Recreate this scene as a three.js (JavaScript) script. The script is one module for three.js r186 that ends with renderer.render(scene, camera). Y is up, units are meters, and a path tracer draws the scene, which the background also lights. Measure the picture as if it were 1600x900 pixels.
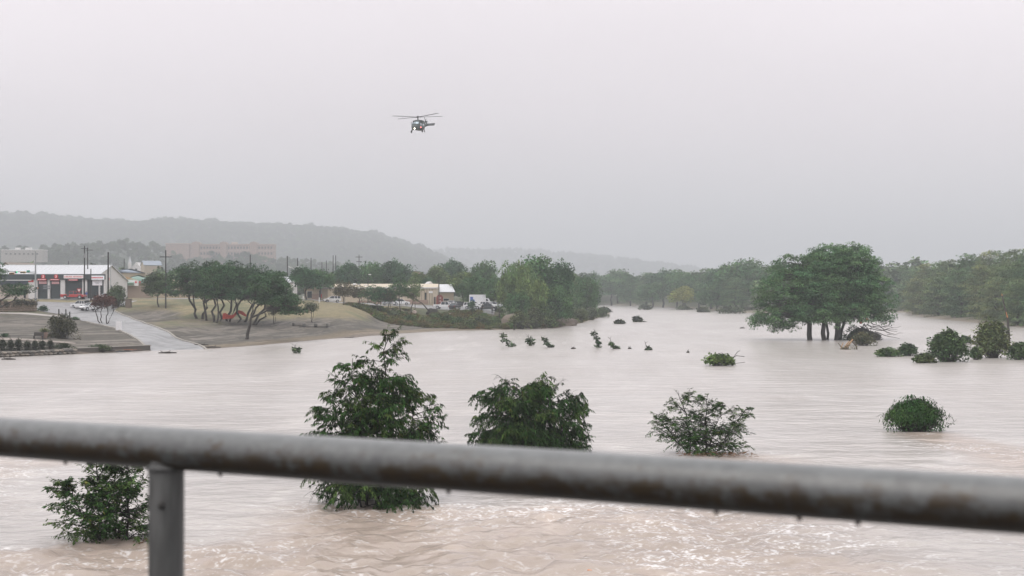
import * as THREE from 'three';
import { mergeGeometries } from 'three/addons/utils/BufferGeometryUtils.js';
import { MarchingCubes } from 'three/addons/objects/MarchingCubes.js';

// ------------------------------------------------------------------ camera, sky, sun, exposure
const W = 1600, HT = 900, F = 2222, CX = 800, HY = 456, EYE = 9;   // lens of 50 mm, the eye 9 m above the water
const scene = new THREE.Scene();
const camera = new THREE.PerspectiveCamera(2 * Math.atan(450 / F) * 180 / Math.PI, W / HT, 0.1, 9000);
camera.filmGauge = 36;
camera.position.set(0, EYE, 0);
camera.rotation.set(Math.atan((HY - 450) / F), 0, 0);
camera.focus = 230; camera.userData.fStop = 7;
const renderer = new THREE.WebGLRenderer({ antialias: true });
renderer.toneMapping = THREE.LinearToneMapping;
renderer.toneMappingExposure = 1.05;
renderer.shadowMap.enabled = true;
renderer.setSize(W, HT);

// seeded random numbers and noise
function rng(seed) { let s = seed >>> 0; return () => { s = (s + 0x6d2b79f5) | 0; let t = Math.imul(s ^ (s >>> 15), 1 | s); t = (t + Math.imul(t ^ (t >>> 7), 61 | t)) ^ t; return ((t ^ (t >>> 14)) >>> 0) / 4294967296; }; }
const PERM = (() => { const r = rng(77), p = new Float32Array(65536); for (let i = 0; i < 65536; i++) p[i] = r(); return p; })();
function vnoise(x, y, per = 0) {             // value noise 0..1; per > 0 makes it repeat
  let ix = Math.floor(x), iy = Math.floor(y); const fx = x - ix, fy = y - iy;
  const u = fx * fx * fx * (fx * (fx * 6 - 15) + 10), v = fy * fy * fy * (fy * (fy * 6 - 15) + 10);
  let x1 = ix + 1, y1 = iy + 1;
  if (per) { ix = ((ix % per) + per) % per; iy = ((iy % per) + per) % per; x1 = ((x1 % per) + per) % per; y1 = ((y1 % per) + per) % per; }
  const a = PERM[((ix & 255) + (iy & 255) * 256)], b = PERM[((x1 & 255) + (iy & 255) * 256)], c = PERM[((ix & 255) + (y1 & 255) * 256)], d = PERM[((x1 & 255) + (y1 & 255) * 256)];
  return a + (b - a) * u + (c - a) * v + (a - b - c + d) * u * v;
}
function fbm(x, y, o = 4, per = 0) { let s = 0, a = 0.5, n = 0; for (let i = 0; i < o; i++) { s += a * vnoise(x, y, per); n += a; a *= 0.5; x = x * 2 + (per ? 0 : 17.3); y = y * 2 + (per ? 0 : 9.1); per *= 2; } return s / n; }
const clamp = (x, a = 0, b = 1) => Math.min(b, Math.max(a, x)), lerp = (a, b, t) => a + (b - a) * t;
const smooth = (a, b, x) => { const t = clamp((x - a) / (b - a)); return t * t * (3 - 2 * t); };
function curve(pts, x) { if (x <= pts[0][0]) return pts[0][1]; for (let i = 1; i < pts.length; i++) if (x <= pts[i][0]) { const t = (x - pts[i - 1][0]) / (pts[i][0] - pts[i - 1][0]); return lerp(pts[i - 1][1], pts[i][1], t); } return pts[pts.length - 1][1]; }

{ // the overcast sky: dimmer at the horizon, brighter overhead
  const w = 512, h = 256, data = new Float32Array(w * h * 4);
  for (let j = 0; j < h; j++) for (let i = 0; i < w; i++) {
    const el = ((j + 0.5) / h - 0.5) * Math.PI, az = ((i + 0.5) / w) * 2 * Math.PI, s = Math.max(0, Math.sin(el));
    const n = fbm(Math.cos(az) * 2.2 + 9, Math.sin(az) * 2.2 + s * 7 + 4, 4) - 0.5;
    const lum = (0.70 + 0.45 * Math.min(s, 0.3) + 0.95 * s) * (1 + 0.17 * n), k = (j * w + i) * 4, warm = smooth(-0.02, 0.13, s) * (1 - smooth(0.3, 0.6, s));
    data[k] = lum * lerp(0.994, 1.04, warm); data[k + 1] = lum * lerp(0.994, 0.968, warm); data[k + 2] = lum * lerp(1.022, 1.01, warm); data[k + 3] = 1;
  }
  const sky = new THREE.DataTexture(data, w, h, THREE.RGBAFormat, THREE.FloatType);
  sky.mapping = THREE.EquirectangularReflectionMapping; sky.magFilter = THREE.LinearFilter; sky.needsUpdate = true;
  scene.background = sky; scene.environment = sky;
}
const sun = new THREE.DirectionalLight(0xfff4ea, 0.9);
sun.position.set(-260, 620, 120); sun.target.position.set(0, 0, -200); sun.castShadow = true; sun.shadow.radius = 90;
sun.shadow.mapSize.set(2048, 2048);
Object.assign(sun.shadow.camera, { left: -420, right: 420, top: 420, bottom: -420, near: 10, far: 1600 });
scene.add(sun, sun.target);
scene.fog = new THREE.FogExp2(0xd8dcdf, 0.0004);

// ------------------------------------------------------------------ helpers
const V = (x, y, z) => new THREE.Vector3(x, y, z);
const at = (px, py, d) => V((px - CX) / F * d, EYE - (py - HY) / F * d, -d);          // the point at depth d seen at a pixel
const onWater = (px, py) => at(px, py, EYE * F / (py - HY));
const used = new Map();
function numbered(name) { const n = used.get(name) ?? 0; used.set(name, n + 1); return n ? name + '_' + String(n).padStart(3, '0') : name; }
function tag(o, label, category, group, kind) { if (label) o.userData.label = label; if (category) o.userData.category = category; if (group) o.userData.group = group; if (kind) o.userData.kind = kind; return o; }
function thing(name, label, category, pos, turn = 0, group) { const g = new THREE.Group(); g.name = numbered(name); g.position.copy(pos); g.rotation.y = turn; scene.add(g); return tag(g, label, category, group); }
function prep(g, keep) { g = g.index && !keep.index ? g : g; for (const k of Object.keys(g.attributes)) if (!keep.includes(k)) g.deleteAttribute(k); if (!g.index) { const n = g.attributes.position.count, a = new Uint32Array(n); for (let i = 0; i < n; i++) a[i] = i; g.setIndex(new THREE.BufferAttribute(a, 1)); } g.clearGroups(); return g; }
function merged(list, keep = ['position', 'normal']) { list = [].concat(list).flat(9); for (const g of list) prep(g, keep); return list.length === 1 ? list[0] : mergeGeometries(list, false); }
function part(name, geos, material, parent, keep) { const m = new THREE.Mesh(geos.isBufferGeometry ? geos : merged(geos, keep), material); m.name = name; m.castShadow = m.receiveShadow = true; (parent ?? scene).add(m); return m; }
function solo(name, geos, material, label, category, pos, turn = 0, group, keep) { const m = part(numbered(name), geos, material, scene, keep); if (pos) m.position.copy(pos); m.rotation.y = turn; return tag(m, label, category, group); }
function copyOf(o, label, pos, turn, scale) { const c = o.clone(); c.name = numbered(o.name.replace(/_\d{3}$/, '')); scene.add(c); if (pos) c.position.copy(pos); if (turn !== undefined) c.rotation.y = turn; if (scale) c.scale.copy(scale); c.userData = { ...o.userData }; if (label) c.userData.label = label; return c; }
function box(w, h, d, x = 0, y = 0, z = 0, ry = 0, rx = 0, rz = 0) { const g = new THREE.BoxGeometry(w, h, d); if (rx) g.rotateX(rx); if (rz) g.rotateZ(rz); if (ry) g.rotateY(ry); return g.translate(x, y, z); }
function cyl(r0, r1, h, x = 0, y = 0, z = 0, seg = 10) { return new THREE.CylinderGeometry(r1, r0, h, seg).translate(x, y + h / 2, z); }
function geo(pos, idx, extra = {}) { const g = new THREE.BufferGeometry(); g.setAttribute('position', new THREE.BufferAttribute(pos instanceof Float32Array ? pos : new Float32Array(pos), 3)); if (idx) g.setIndex(new THREE.BufferAttribute(new Uint32Array(idx), 1)); for (const k in extra) g.setAttribute(k, new THREE.BufferAttribute(new Float32Array(extra[k][0]), extra[k][1])); if (!extra.normal) g.computeVertexNormals(); return g; }
function tube(pts, r, seg = 6) {             // tapered tube through points; r a number, a list or a function of 0..1
  const n = pts.length, pos = [], idx = [], nor = [], up = V(0, 1, 0), a = V(0, 0, 0), b = V(0, 0, 0), t = V(0, 0, 0), q = V(0, 0, 0);
  for (let i = 0; i < n; i++) {
    t.subVectors(pts[Math.min(n - 1, i + 1)], pts[Math.max(0, i - 1)]).normalize();
    a.crossVectors(Math.abs(t.y) > 0.92 ? V(1, 0, 0) : up, t).normalize(); b.crossVectors(t, a);
    const rad = typeof r === 'function' ? r(i / (n - 1)) : Array.isArray(r) ? r[i] : r;
    for (let k = 0; k < seg; k++) { const c = Math.cos(k / seg * 6.2832), s = Math.sin(k / seg * 6.2832); q.copy(a).multiplyScalar(c).addScaledVector(b, s); nor.push(q.x, q.y, q.z); pos.push(pts[i].x + q.x * rad, pts[i].y + q.y * rad, pts[i].z + q.z * rad); }
  }
  for (let i = 0; i < n - 1; i++) for (let k = 0; k < seg; k++) { const k1 = (k + 1) % seg, p = i * seg; idx.push(p + k, p + k1, p + seg + k, p + k1, p + seg + k1, p + seg + k); }
  for (const e of [0, n - 1]) for (let k = 1; k < seg - 1; k++) e ? idx.push(e * seg, e * seg + k, e * seg + k + 1) : idx.push(0, k + 1, k);
  return geo(pos, idx, { normal: [nor, 3] });
}
function extrude(poly, depth, bevel = 0) {   // polygon in x, y pulled along z, centred on z = 0
  const s = new THREE.Shape(poly.map(([x, y]) => new THREE.Vector2(x, y)));
  const g = new THREE.ExtrudeGeometry(s, { depth: depth - 2 * bevel, bevelEnabled: bevel > 0, bevelSize: bevel, bevelThickness: bevel, bevelOffset: -bevel, bevelSegments: 2, curveSegments: 8 });
  return g.translate(0, 0, -depth / 2 + bevel);
}
function rock(rnd, sx, sy, sz, detail = 1) { const g = new THREE.IcosahedronGeometry(0.5, detail), p = g.attributes.position, m = new Map(); for (let i = 0; i < p.count; i++) { const k = [p.getX(i), p.getY(i), p.getZ(i)].map((v) => v.toFixed(3)).join(); if (!m.has(k)) m.set(k, 0.8 + 0.4 * rnd()); const f = m.get(k); p.setXYZ(i, p.getX(i) * f * sx, p.getY(i) * f * sy, p.getZ(i) * f * sz); } g.computeVertexNormals(); return g; }
const M = {};
function std(name, r, g, b, rough = 0.85, extra = {}) { const m = new THREE.MeshStandardMaterial({ roughness: rough, side: THREE.DoubleSide, ...extra }); m.color.setRGB(r, g, b); m.name = name; return (M[name] = m); }
function dataTex(w, h, f, srgb, repeat = true) { const d = new Uint8Array(w * h * 4); for (let j = 0; j < h; j++) for (let i = 0; i < w; i++) { const c = f(i, j), k = (j * w + i) * 4; d[k] = clamp(c[0]) * 255; d[k + 1] = clamp(c[1]) * 255; d[k + 2] = clamp(c[2]) * 255; d[k + 3] = 255; } const t = new THREE.DataTexture(d, w, h); t.magFilter = THREE.LinearFilter; t.minFilter = THREE.LinearMipmapLinearFilter; t.generateMipmaps = true; if (srgb) t.colorSpace = THREE.SRGBColorSpace; t.wrapS = t.wrapT = repeat ? THREE.RepeatWrapping : THREE.ClampToEdgeWrapping; t.needsUpdate = true; return t; }
const toS = (x) => x <= 0.0031308 ? x * 12.92 : 1.055 * Math.pow(x, 1 / 2.4) - 0.055;
function mottle(seed, lo, hi, per = 8, o = 4, streak = 1) { return dataTex(256, 256, (i, j) => { const n = fbm(i / 256 * per + seed * 0, j / 256 * per * streak, o, per), v = toS(lerp(lo, hi, smooth(0.25, 0.75, n))); return [v, v, v]; }, true); }
// ------------------------------------------------------------------ the valley: one sheet of ground, the river lies in it
const SHORE = [[-900, 120], [-400, -95], [-200, -150], [-100, -184], [-70.6, -195], [-63.3, -205], [-56, -217.5], [-47.5, -224], [-42, -240], [-36, -266], [-27, -298], [-15, -328], [0, -338], [11, -351], [18, -392], [29, -476], [41, -588], [50, -720], [47, -900], [30, -1010],
  [62, -985], [80, -900], [99, -745], [96, -640], [104, -600], [122, -600], [140, -640], [164, -700], [178, -690], [168, -610], [154, -548], [143, -488], [134, -408], [128, -357], [128, -280], [140, -180], [190, -60], [260, 120]];
const SEG = []; { let l = 0; for (let i = 0; i < SHORE.length; i++) { const a = SHORE[i], b = SHORE[(i + 1) % SHORE.length], len = Math.hypot(b[0] - a[0], b[1] - a[1]); SEG.push([a[0], a[1], b[0] - a[0], b[1] - a[1], len * len, l, len]); l += len; } }
const shoreHit = [0, 0];
function inland(x, z) {                      // metres inland of the waterline (negative in the river); shoreHit gets the place along the shore
  let best = 1e12, along = 0, inside = false;
  for (let i = 0; i < SEG.length; i++) {
    const s = SEG[i], ux = x - s[0], uz = z - s[1];
    if (i < SEG.length - 1) { const t = clamp((ux * s[2] + uz * s[3]) / s[4]), dx = ux - t * s[2], dz = uz - t * s[3], q = dx * dx + dz * dz; if (q < best) { best = q; along = s[5] + t * s[6]; } }
    if ((s[1] > z) !== (s[1] + s[3] > z) && x < s[2] * (z - s[1]) / s[3] + s[0]) inside = !inside;
  }
  shoreHit[0] = along;
  return inside ? -Math.sqrt(best) : Math.sqrt(best);
}
const hLeft = [[0, 0], [12, 0.75], [40, 2.9], [60, 4.5], [76, 6.1], [92, 7.2], [130, 7.5], [160, 7.7], [250, 8.6], [400, 11], [700, 18], [3000, 40]];
const hMid = [[0, 0], [8, 0.5], [16, 1.6], [24, 3.1], [32, 4.5], [40, 4.95], [50, 5.5], [60, 5.8], [85, 6.2], [150, 7], [300, 9.5], [700, 18], [3000, 40]];
const hRight = [[0, 0], [5, 0.7], [30, 2.2], [100, 5], [400, 16], [3000, 45]];
function rawHeight(x, z) {
  const s0 = inland(x, z);
  if (s0 <= 0) return Math.max(-4, s0 * 0.18);
  const s = Math.max(0, s0 + (fbm(x * 0.06 + 40, z * 0.06, 3) - 0.5) * 3 * smooth(0, 8, s0));
  let h;
  if (x > 58) h = curve(hRight, s);
  else { const w = smooth(-62, -26, x) * smooth(-200, -300, z); h = lerp(curve(hLeft, s), curve(hMid, s * lerp(1, 1.45, smooth(-20, -8, x) * smooth(-430, -390, z))), Math.max(w, smooth(-420, -520, z))); h = Math.max(h, lerp(7.3, 5.8, smooth(-62, -42, x)) * smooth(-268, -345, z) * smooth(-24, -40, x) * smooth(-520, -440, z)); }
  if (x < -56) h += 0.75 * smooth(0.6, 2.2, s0) * smooth(-56, -60, x) * smooth(60, 20, s0);
  return h + (fbm(x * 0.11, z * 0.11, 3) - 0.5) * 0.5 * smooth(3, 20, s0);
}
function axis(stops) { const a = []; for (let i = 0; i < stops.length - 1; i++) { const [x0, st] = stops[i], x1 = stops[i + 1][0], n = Math.max(1, Math.round((x1 - x0) / st)); for (let k = 0; k < n; k++) a.push(x0 + (x1 - x0) * k / n); } a.push(stops[stops.length - 1][0]); return a; }
const GX = axis([[-3600, 300], [-900, 60], [-240, 12], [-132, 2.2], [24, 2.2], [60, 6], [240, 30], [900, 300], [3600, 1]]);
const GZ = axis([[-6600, 400], [-1100, 25], [-620, 10], [-410, 2.2], [-165, 2.2], [-150, 30], [150, 300], [1000, 1]]);
const GH = new Float32Array(GX.length * GZ.length), GS = new Float32Array(GX.length * GZ.length);
for (let j = 0; j < GZ.length; j++) for (let i = 0; i < GX.length; i++) { GH[j * GX.length + i] = rawHeight(GX[i], GZ[j]); GS[j * GX.length + i] = inland(GX[i], GZ[j]); }
function cell(a, x) { let lo = 0, hi = a.length - 1; while (hi - lo > 1) { const m = (lo + hi) >> 1; if (a[m] <= x) lo = m; else hi = m; } return lo; }
function ground(x, z) {                      // height of the sheet of ground at a place, exactly on its triangles
  const i = cell(GX, x), j = cell(GZ, z), n = GX.length, u = clamp((x - GX[i]) / (GX[i + 1] - GX[i])), v = clamp((z - GZ[j]) / (GZ[j + 1] - GZ[j]));
  const a = GH[j * n + i], b = GH[j * n + i + 1], c = GH[(j + 1) * n + i], d = GH[(j + 1) * n + i + 1];
  return u + v < 1 ? a + (b - a) * u + (c - a) * v : d + (c - d) * (1 - u) + (b - d) * (1 - v);
}
const stand = (x, z, dy = 0) => V(x, ground(x, z) + dy, z);
const standAt = (px, d, dy = 0) => stand((px - CX) / F * d, -d, dy);
function onGround(px, py, from = 120) {      // where the line of sight of a pixel meets the ground
  for (let d = from; d < 1500; d += 0.5) { const p = at(px, py, d); if (p.y <= Math.max(0, ground(p.x, p.z))) return stand(p.x, p.z); }
  return at(px, py, 1500);
}
{
  const n = GX.length, X0 = -132, X1 = 24, Z0 = -410, Z1 = -165;
  const pos = new Float32Array(n * GZ.length * 3), uv = new Float32Array(n * GZ.length * 2), col = new Float32Array(n * GZ.length * 3), near = [], far = [];
  for (let j = 0; j < GZ.length; j++) for (let i = 0; i < n; i++) {
    const k = j * n + i, x = GX[i], z = GZ[j]; pos.set([x, GH[k], z], k * 3); uv.set([(x - X0) / (X1 - X0), (z - Z0) / (Z1 - Z0)], k * 2);
    const g = fbm(x * 0.02, z * 0.02, 3), s = GS[k]; const mud = 1 - smooth(0, 10, s);
    col.set([lerp(lerp(0.055, 0.11, g), 0.2, mud), lerp(lerp(0.07, 0.11, g), 0.165, mud), lerp(lerp(0.035, 0.06, g), 0.13, mud)], k * 3);
  }
  for (let j = 0; j < GZ.length - 1; j++) for (let i = 0; i < n - 1; i++) {
    const a = j * n + i, list = GX[i] >= X0 - 0.01 && GX[i + 1] <= X1 + 0.01 && GZ[j] >= Z0 - 0.01 && GZ[j + 1] <= Z1 + 0.01 ? near : far;
    list.push(a, a + n, a + 1, a + 1, a + n, a + n + 1);
  }
  // bank of mown dry grass and flood silt; every texel is coloured by what lies there
  const TW = 1536, TH = 1536, tex = dataTex(TW, TH, (i, j) => {
    const x = X0 + (i + 0.5) / TW * (X1 - X0), z = Z0 + (j + 0.5) / TH * (Z1 - Z0);
    const s = inland(x, z), al = shoreHit[0], big = fbm(x * 0.045, z * 0.045, 3), fine = fbm(x * 1.1, z * 0.9, 3), mid = fbm(x * 0.22 + 5, z * 0.22, 3), gr = PERM[(i * 7 + j * 131) & 65535];
    const hh = ground(x, z), hT = lerp(2.7, 4.9, smooth(-66, -78, x)), wild = smooth(-34, -20, x) * smooth(14, 20, s);
    let c = [lerp(0.235, 0.33, big), lerp(0.2, 0.27, big), lerp(0.108, 0.148, big)];                                  // dry tan grass
    const green = smooth(0.44, 0.66, mid * 0.6 + big * 0.4); c = c.map((v, q) => lerp(v, [0.135, 0.145, 0.07][q], green * 0.85));
    c = c.map((v, q) => lerp(v, [0.085, 0.1, 0.045][q], wild * 0.9));
    // flood silt and stranded debris: lines that follow the shore
    const line = fbm(s * 0.55 + 3 * mid, al * 0.045, 4), silt = smooth(hT + 0.9, hT - 0.7, hh + 1.6 * (mid - 0.5) + 1.2 * (big - 0.5)) * (1 - 0.6 * wild);
    const sc = smooth(0.45, 0.62, line); c = c.map((v, q) => lerp(v, lerp([0.098, 0.088, 0.074][q], [0.185, 0.162, 0.138][q], sc), silt * 0.92));
    const streak = smooth(0.6, 0.7, fbm(s * 1.4 + 2 * fine, al * 0.1 + 31, 3)) * silt; c = c.map((v, q) => lerp(v, [0.055, 0.052, 0.045][q], streak * 0.7));
    const pale = smooth(0.63, 0.72, fbm(s * 0.9 + 60, al * 0.06 + 12, 3)) * silt; c = c.map((v, q) => lerp(v, [0.31, 0.275, 0.24][q], pale * 0.6));
    const strip = smooth(7, 4, s + 3 * (mid - 0.5)) * smooth(-62, -52, x); c = c.map((v, q) => lerp(v, [0.3, 0.225, 0.13][q], strip * 0.42));
    const edge = smooth(1.6, 0.4, s); c = c.map((v, q) => lerp(v, [0.2, 0.16, 0.13][q], edge));
    const k = (0.52 + 0.42 * fine + 0.24 * (gr - 0.5));
    return c.map((v) => toS(v * k));
  }, true, false);
  const bank = new THREE.MeshStandardMaterial({ map: tex, roughness: 0.95, side: THREE.DoubleSide }); bank.name = 'bank';
  const farm = new THREE.MeshStandardMaterial({ vertexColors: true, roughness: 0.97, side: THREE.DoubleSide }); farm.name = 'ground';
  const full = geo(pos, near.concat(far));
  const g1 = geo(pos, near, { normal: [full.attributes.normal.array, 3], uv: [uv, 2] }), g2 = geo(pos, far, { normal: [full.attributes.normal.array, 3], color: [col, 3] });
  tag(part('river_bank', g1, bank), 'sloping river bank of dry mown grass and grey flood silt', null, null, 'structure');
  tag(part('ground', g2, farm), 'valley floor beyond the flooded river', null, null, 'structure');
}

// ------------------------------------------------------------------ the river
const WAKES = [[-6.3, -60.5, 4.6, 30], [-14.4, -51.4, 2.2, 18], [1.2, -80, 3.2, 24], [11.6, -79, 4, 26], [26, -92, 2.8, 26], [4, -58, 8, 24], [-3, -50, 9, 14], [-19, -49, 5, 14]];
function rough(x, z) {                       // how broken the water is: behind what stands in the current, and in the fast tongues
  let r = 0.2;
  for (const [wx, wz, wr, len] of WAKES) { const t = (z - wz) / len, dx = (x - wx - 0.1 * (z - wz)) / (wr * (1 + 0.9 * Math.max(0, t))); if (t > -0.12 && t < 1.2) r += Math.exp(-dx * dx * 1.4) * smooth(-0.12, 0.06, t) * (1 - smooth(0.35, 1.2, t)) * 0.95; }
  return Math.min(1.25, r + 0.6 * smooth(0.5, 0.72, fbm(x * 0.035 + 70, z * 0.03, 3)));
}
function wave(x, z) {
  const d = -z, fade = 1 - smooth(100, 230, d); if (fade <= 0 || d < 12) return 0;
  const r = rough(x, z), wx = x + 1.6 * (fbm(x * 0.2, z * 0.2 + 50, 2) - 0.5), far = smooth(75, 120, d), lo = lerp(vnoise(wx * 0.5, z * 0.62), vnoise(wx * 0.2, z * 0.24), far) - 0.5, hi = (fbm(wx * 1.05 + 9, z * 1.3, 2) - 0.5) * (1 - smooth(52, 88, d)), a = lo * 0.7 + hi * 0.6, b = lerp(1 - Math.abs(2 * fbm(wx * 0.95 + 20, z * 1.25 + 7, 3) - 1), 0.75, smooth(55, 95, d));
  return fade * r * (0.3 * a + 0.26 * (b - 0.75));
}
{
  const xs = axis([[-900, 100], [-300, 25], [-100, 6], [-46, 0.36], [46, 0.36], [46.1, 6], [100, 25], [300, 1]]);
  const zs = []; for (let d = 34; d < 150; d += 0.17 * Math.pow(d / 38, 1.25)) zs.push(-d);
  for (let d = 150; d < 1060; d *= 1.04) zs.push(-d);
  zs.unshift(-20, 0, 60, 130); zs.sort((a, b) => a - b);
  const n = xs.length, pos = new Float32Array(n * zs.length * 3), uv = new Float32Array(n * zs.length * 2), uv1 = new Float32Array(n * zs.length * 2), tint = new Float32Array(n * zs.length * 3), idx = [];
  const RX = 42, RZ0 = -36, RZ1 = -130;
  zs.forEach((z, j) => xs.forEach((x, i) => { const k = j * n + i; pos.set([x, wave(x, z), z], k * 3); uv.set([x / 17, z / 17], k * 2); { const sw = 9 * (fbm(x * 0.025, z * 0.02 + 8, 3) - 0.5), q = fbm((x + sw + 0.12 * z) * 0.16, (z + sw) * 0.055, 4) - 0.5, e = fbm(x * 0.5 + sw, z * 0.22, 3), t = 1 + 0.24 * q + 0.12 * (e - 0.5), fl = 0.12 * smooth(0.66, 0.76, e) * smooth(0.48, 0.66, fbm(x * 0.03 + 20, z * 0.016 + 4, 3)); tint.set([t + fl, t * (1 + 0.02 * q) + fl, t * (1 + 0.05 * q) + fl], k * 3); } uv1.set([(x + RX) / (2 * RX), (z - RZ1) / (RZ0 - RZ1)], k * 2); }));
  for (let j = 0; j < zs.length - 1; j++) for (let i = 0; i < n - 1; i++) { const a = j * n + i; idx.push(a, a + n, a + 1, a + 1, a + n, a + n + 1); }
  const TW = 2048, base = [0.425, 0.395, 0.37];
  const color = dataTex(TW, TW, (i, j) => {
    const x = ((i + 0.5) / TW * 2 - 1) * RX, z = RZ1 + (j + 0.5) / TW * (RZ0 - RZ1), r = rough(x, z);
    const w1 = 3.2 * (fbm(x * 0.16, z * 0.16, 3) - 0.5), w2 = 3.2 * (fbm(x * 0.16 + 30, z * 0.16 + 11, 3) - 0.5);
    const ridge = 1 - Math.abs(2 * fbm((x + w1) * 0.5, (z + w2) * 0.8, 4) - 1), fine = 1 - Math.abs(2 * fbm((x + w1) * 2.1 + 8, (z + w2) * 4, 4) - 1), grain = fbm(x * 9 + w1, z * 14, 3), patch = smooth(0.42, 0.66, fbm(x * 0.13 + w1 * 0.2, z * 0.17 + 60, 3));
    let f = smooth(0.8, 0.98, fine * 0.74 + 0.5 * (grain - 0.5) + 0.16 * patch) * smooth(0.4, 0.85, r * (0.55 + 0.7 * patch)) * smooth(0.36, 0.56, grain);
    f = Math.max(f, 1.35 * smooth(0.92, 0.98, ridge) * smooth(0.4, 0.62, grain) * (0.35 + 0.65 * patch) * smooth(0.26, 0.5, r));
    const edge = smooth(RX, RX - 8, Math.abs(x)) * smooth(RZ1, RZ1 + 25, z) * smooth(RZ0, RZ0 - 1, z); f *= edge;
    const br = (fbm(x * 0.09 + 3, z * 0.12, 4) - 0.5) * edge, silt = smooth(0.35, 1.1, r) * edge;
    const c = base.map((v, q) => v * (1 + 0.4 * br) * lerp(1, [0.86, 0.77, 0.7][q], silt));
    return c.map((v, q) => toS(lerp(v, [0.7, 0.68, 0.67][q], f * 0.78)));
  }, true, false);
  color.channel = 1;
  const bump = dataTex(1024, 1024, (i, j) => { const x = i / 1024, y = j / 1024, a = fbm(x * 26, y * 34, 4, 26), b = 1 - Math.abs(2 * fbm(x * 12 + 3, y * 12, 3, 12) - 1); const v = 0.62 * a + 0.38 * b; return [v, v, v]; }, false);
  const H2 = (x, y) => fbm(x * 20, y * 44, 4, 20);
  const normal = dataTex(512, 512, (i, j) => { const e = 1 / 512, dx = (H2((i + 1) / 512, j / 512) - H2(i / 512, j / 512)) * 26, dy = (H2(i / 512, (j + 1) / 512) - H2(i / 512, j / 512)) * 26, l = Math.hypot(dx, dy, 1); return [0.5 - dx / l / 2, 0.5 - dy / l / 2, 0.5 + 0.5 / l]; }, false);
  normal.repeat.set(17 / 71, 17 / 71);
  const water = new THREE.MeshPhysicalMaterial({ map: color, vertexColors: true, bumpMap: bump, bumpScale: 0.11, normalMap: normal, roughness: 0.24, ior: 1.33, side: THREE.DoubleSide }); water.normalScale.set(0.06, 0.06); water.name = 'muddy_water';
  tag(part('river', geo(pos, idx, { uv: [uv, 2], uv1: [uv1, 2], color: [tint, 3] }), water), 'wide brown river in flood with streaks of foam', null, null, 'structure');
}
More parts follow.
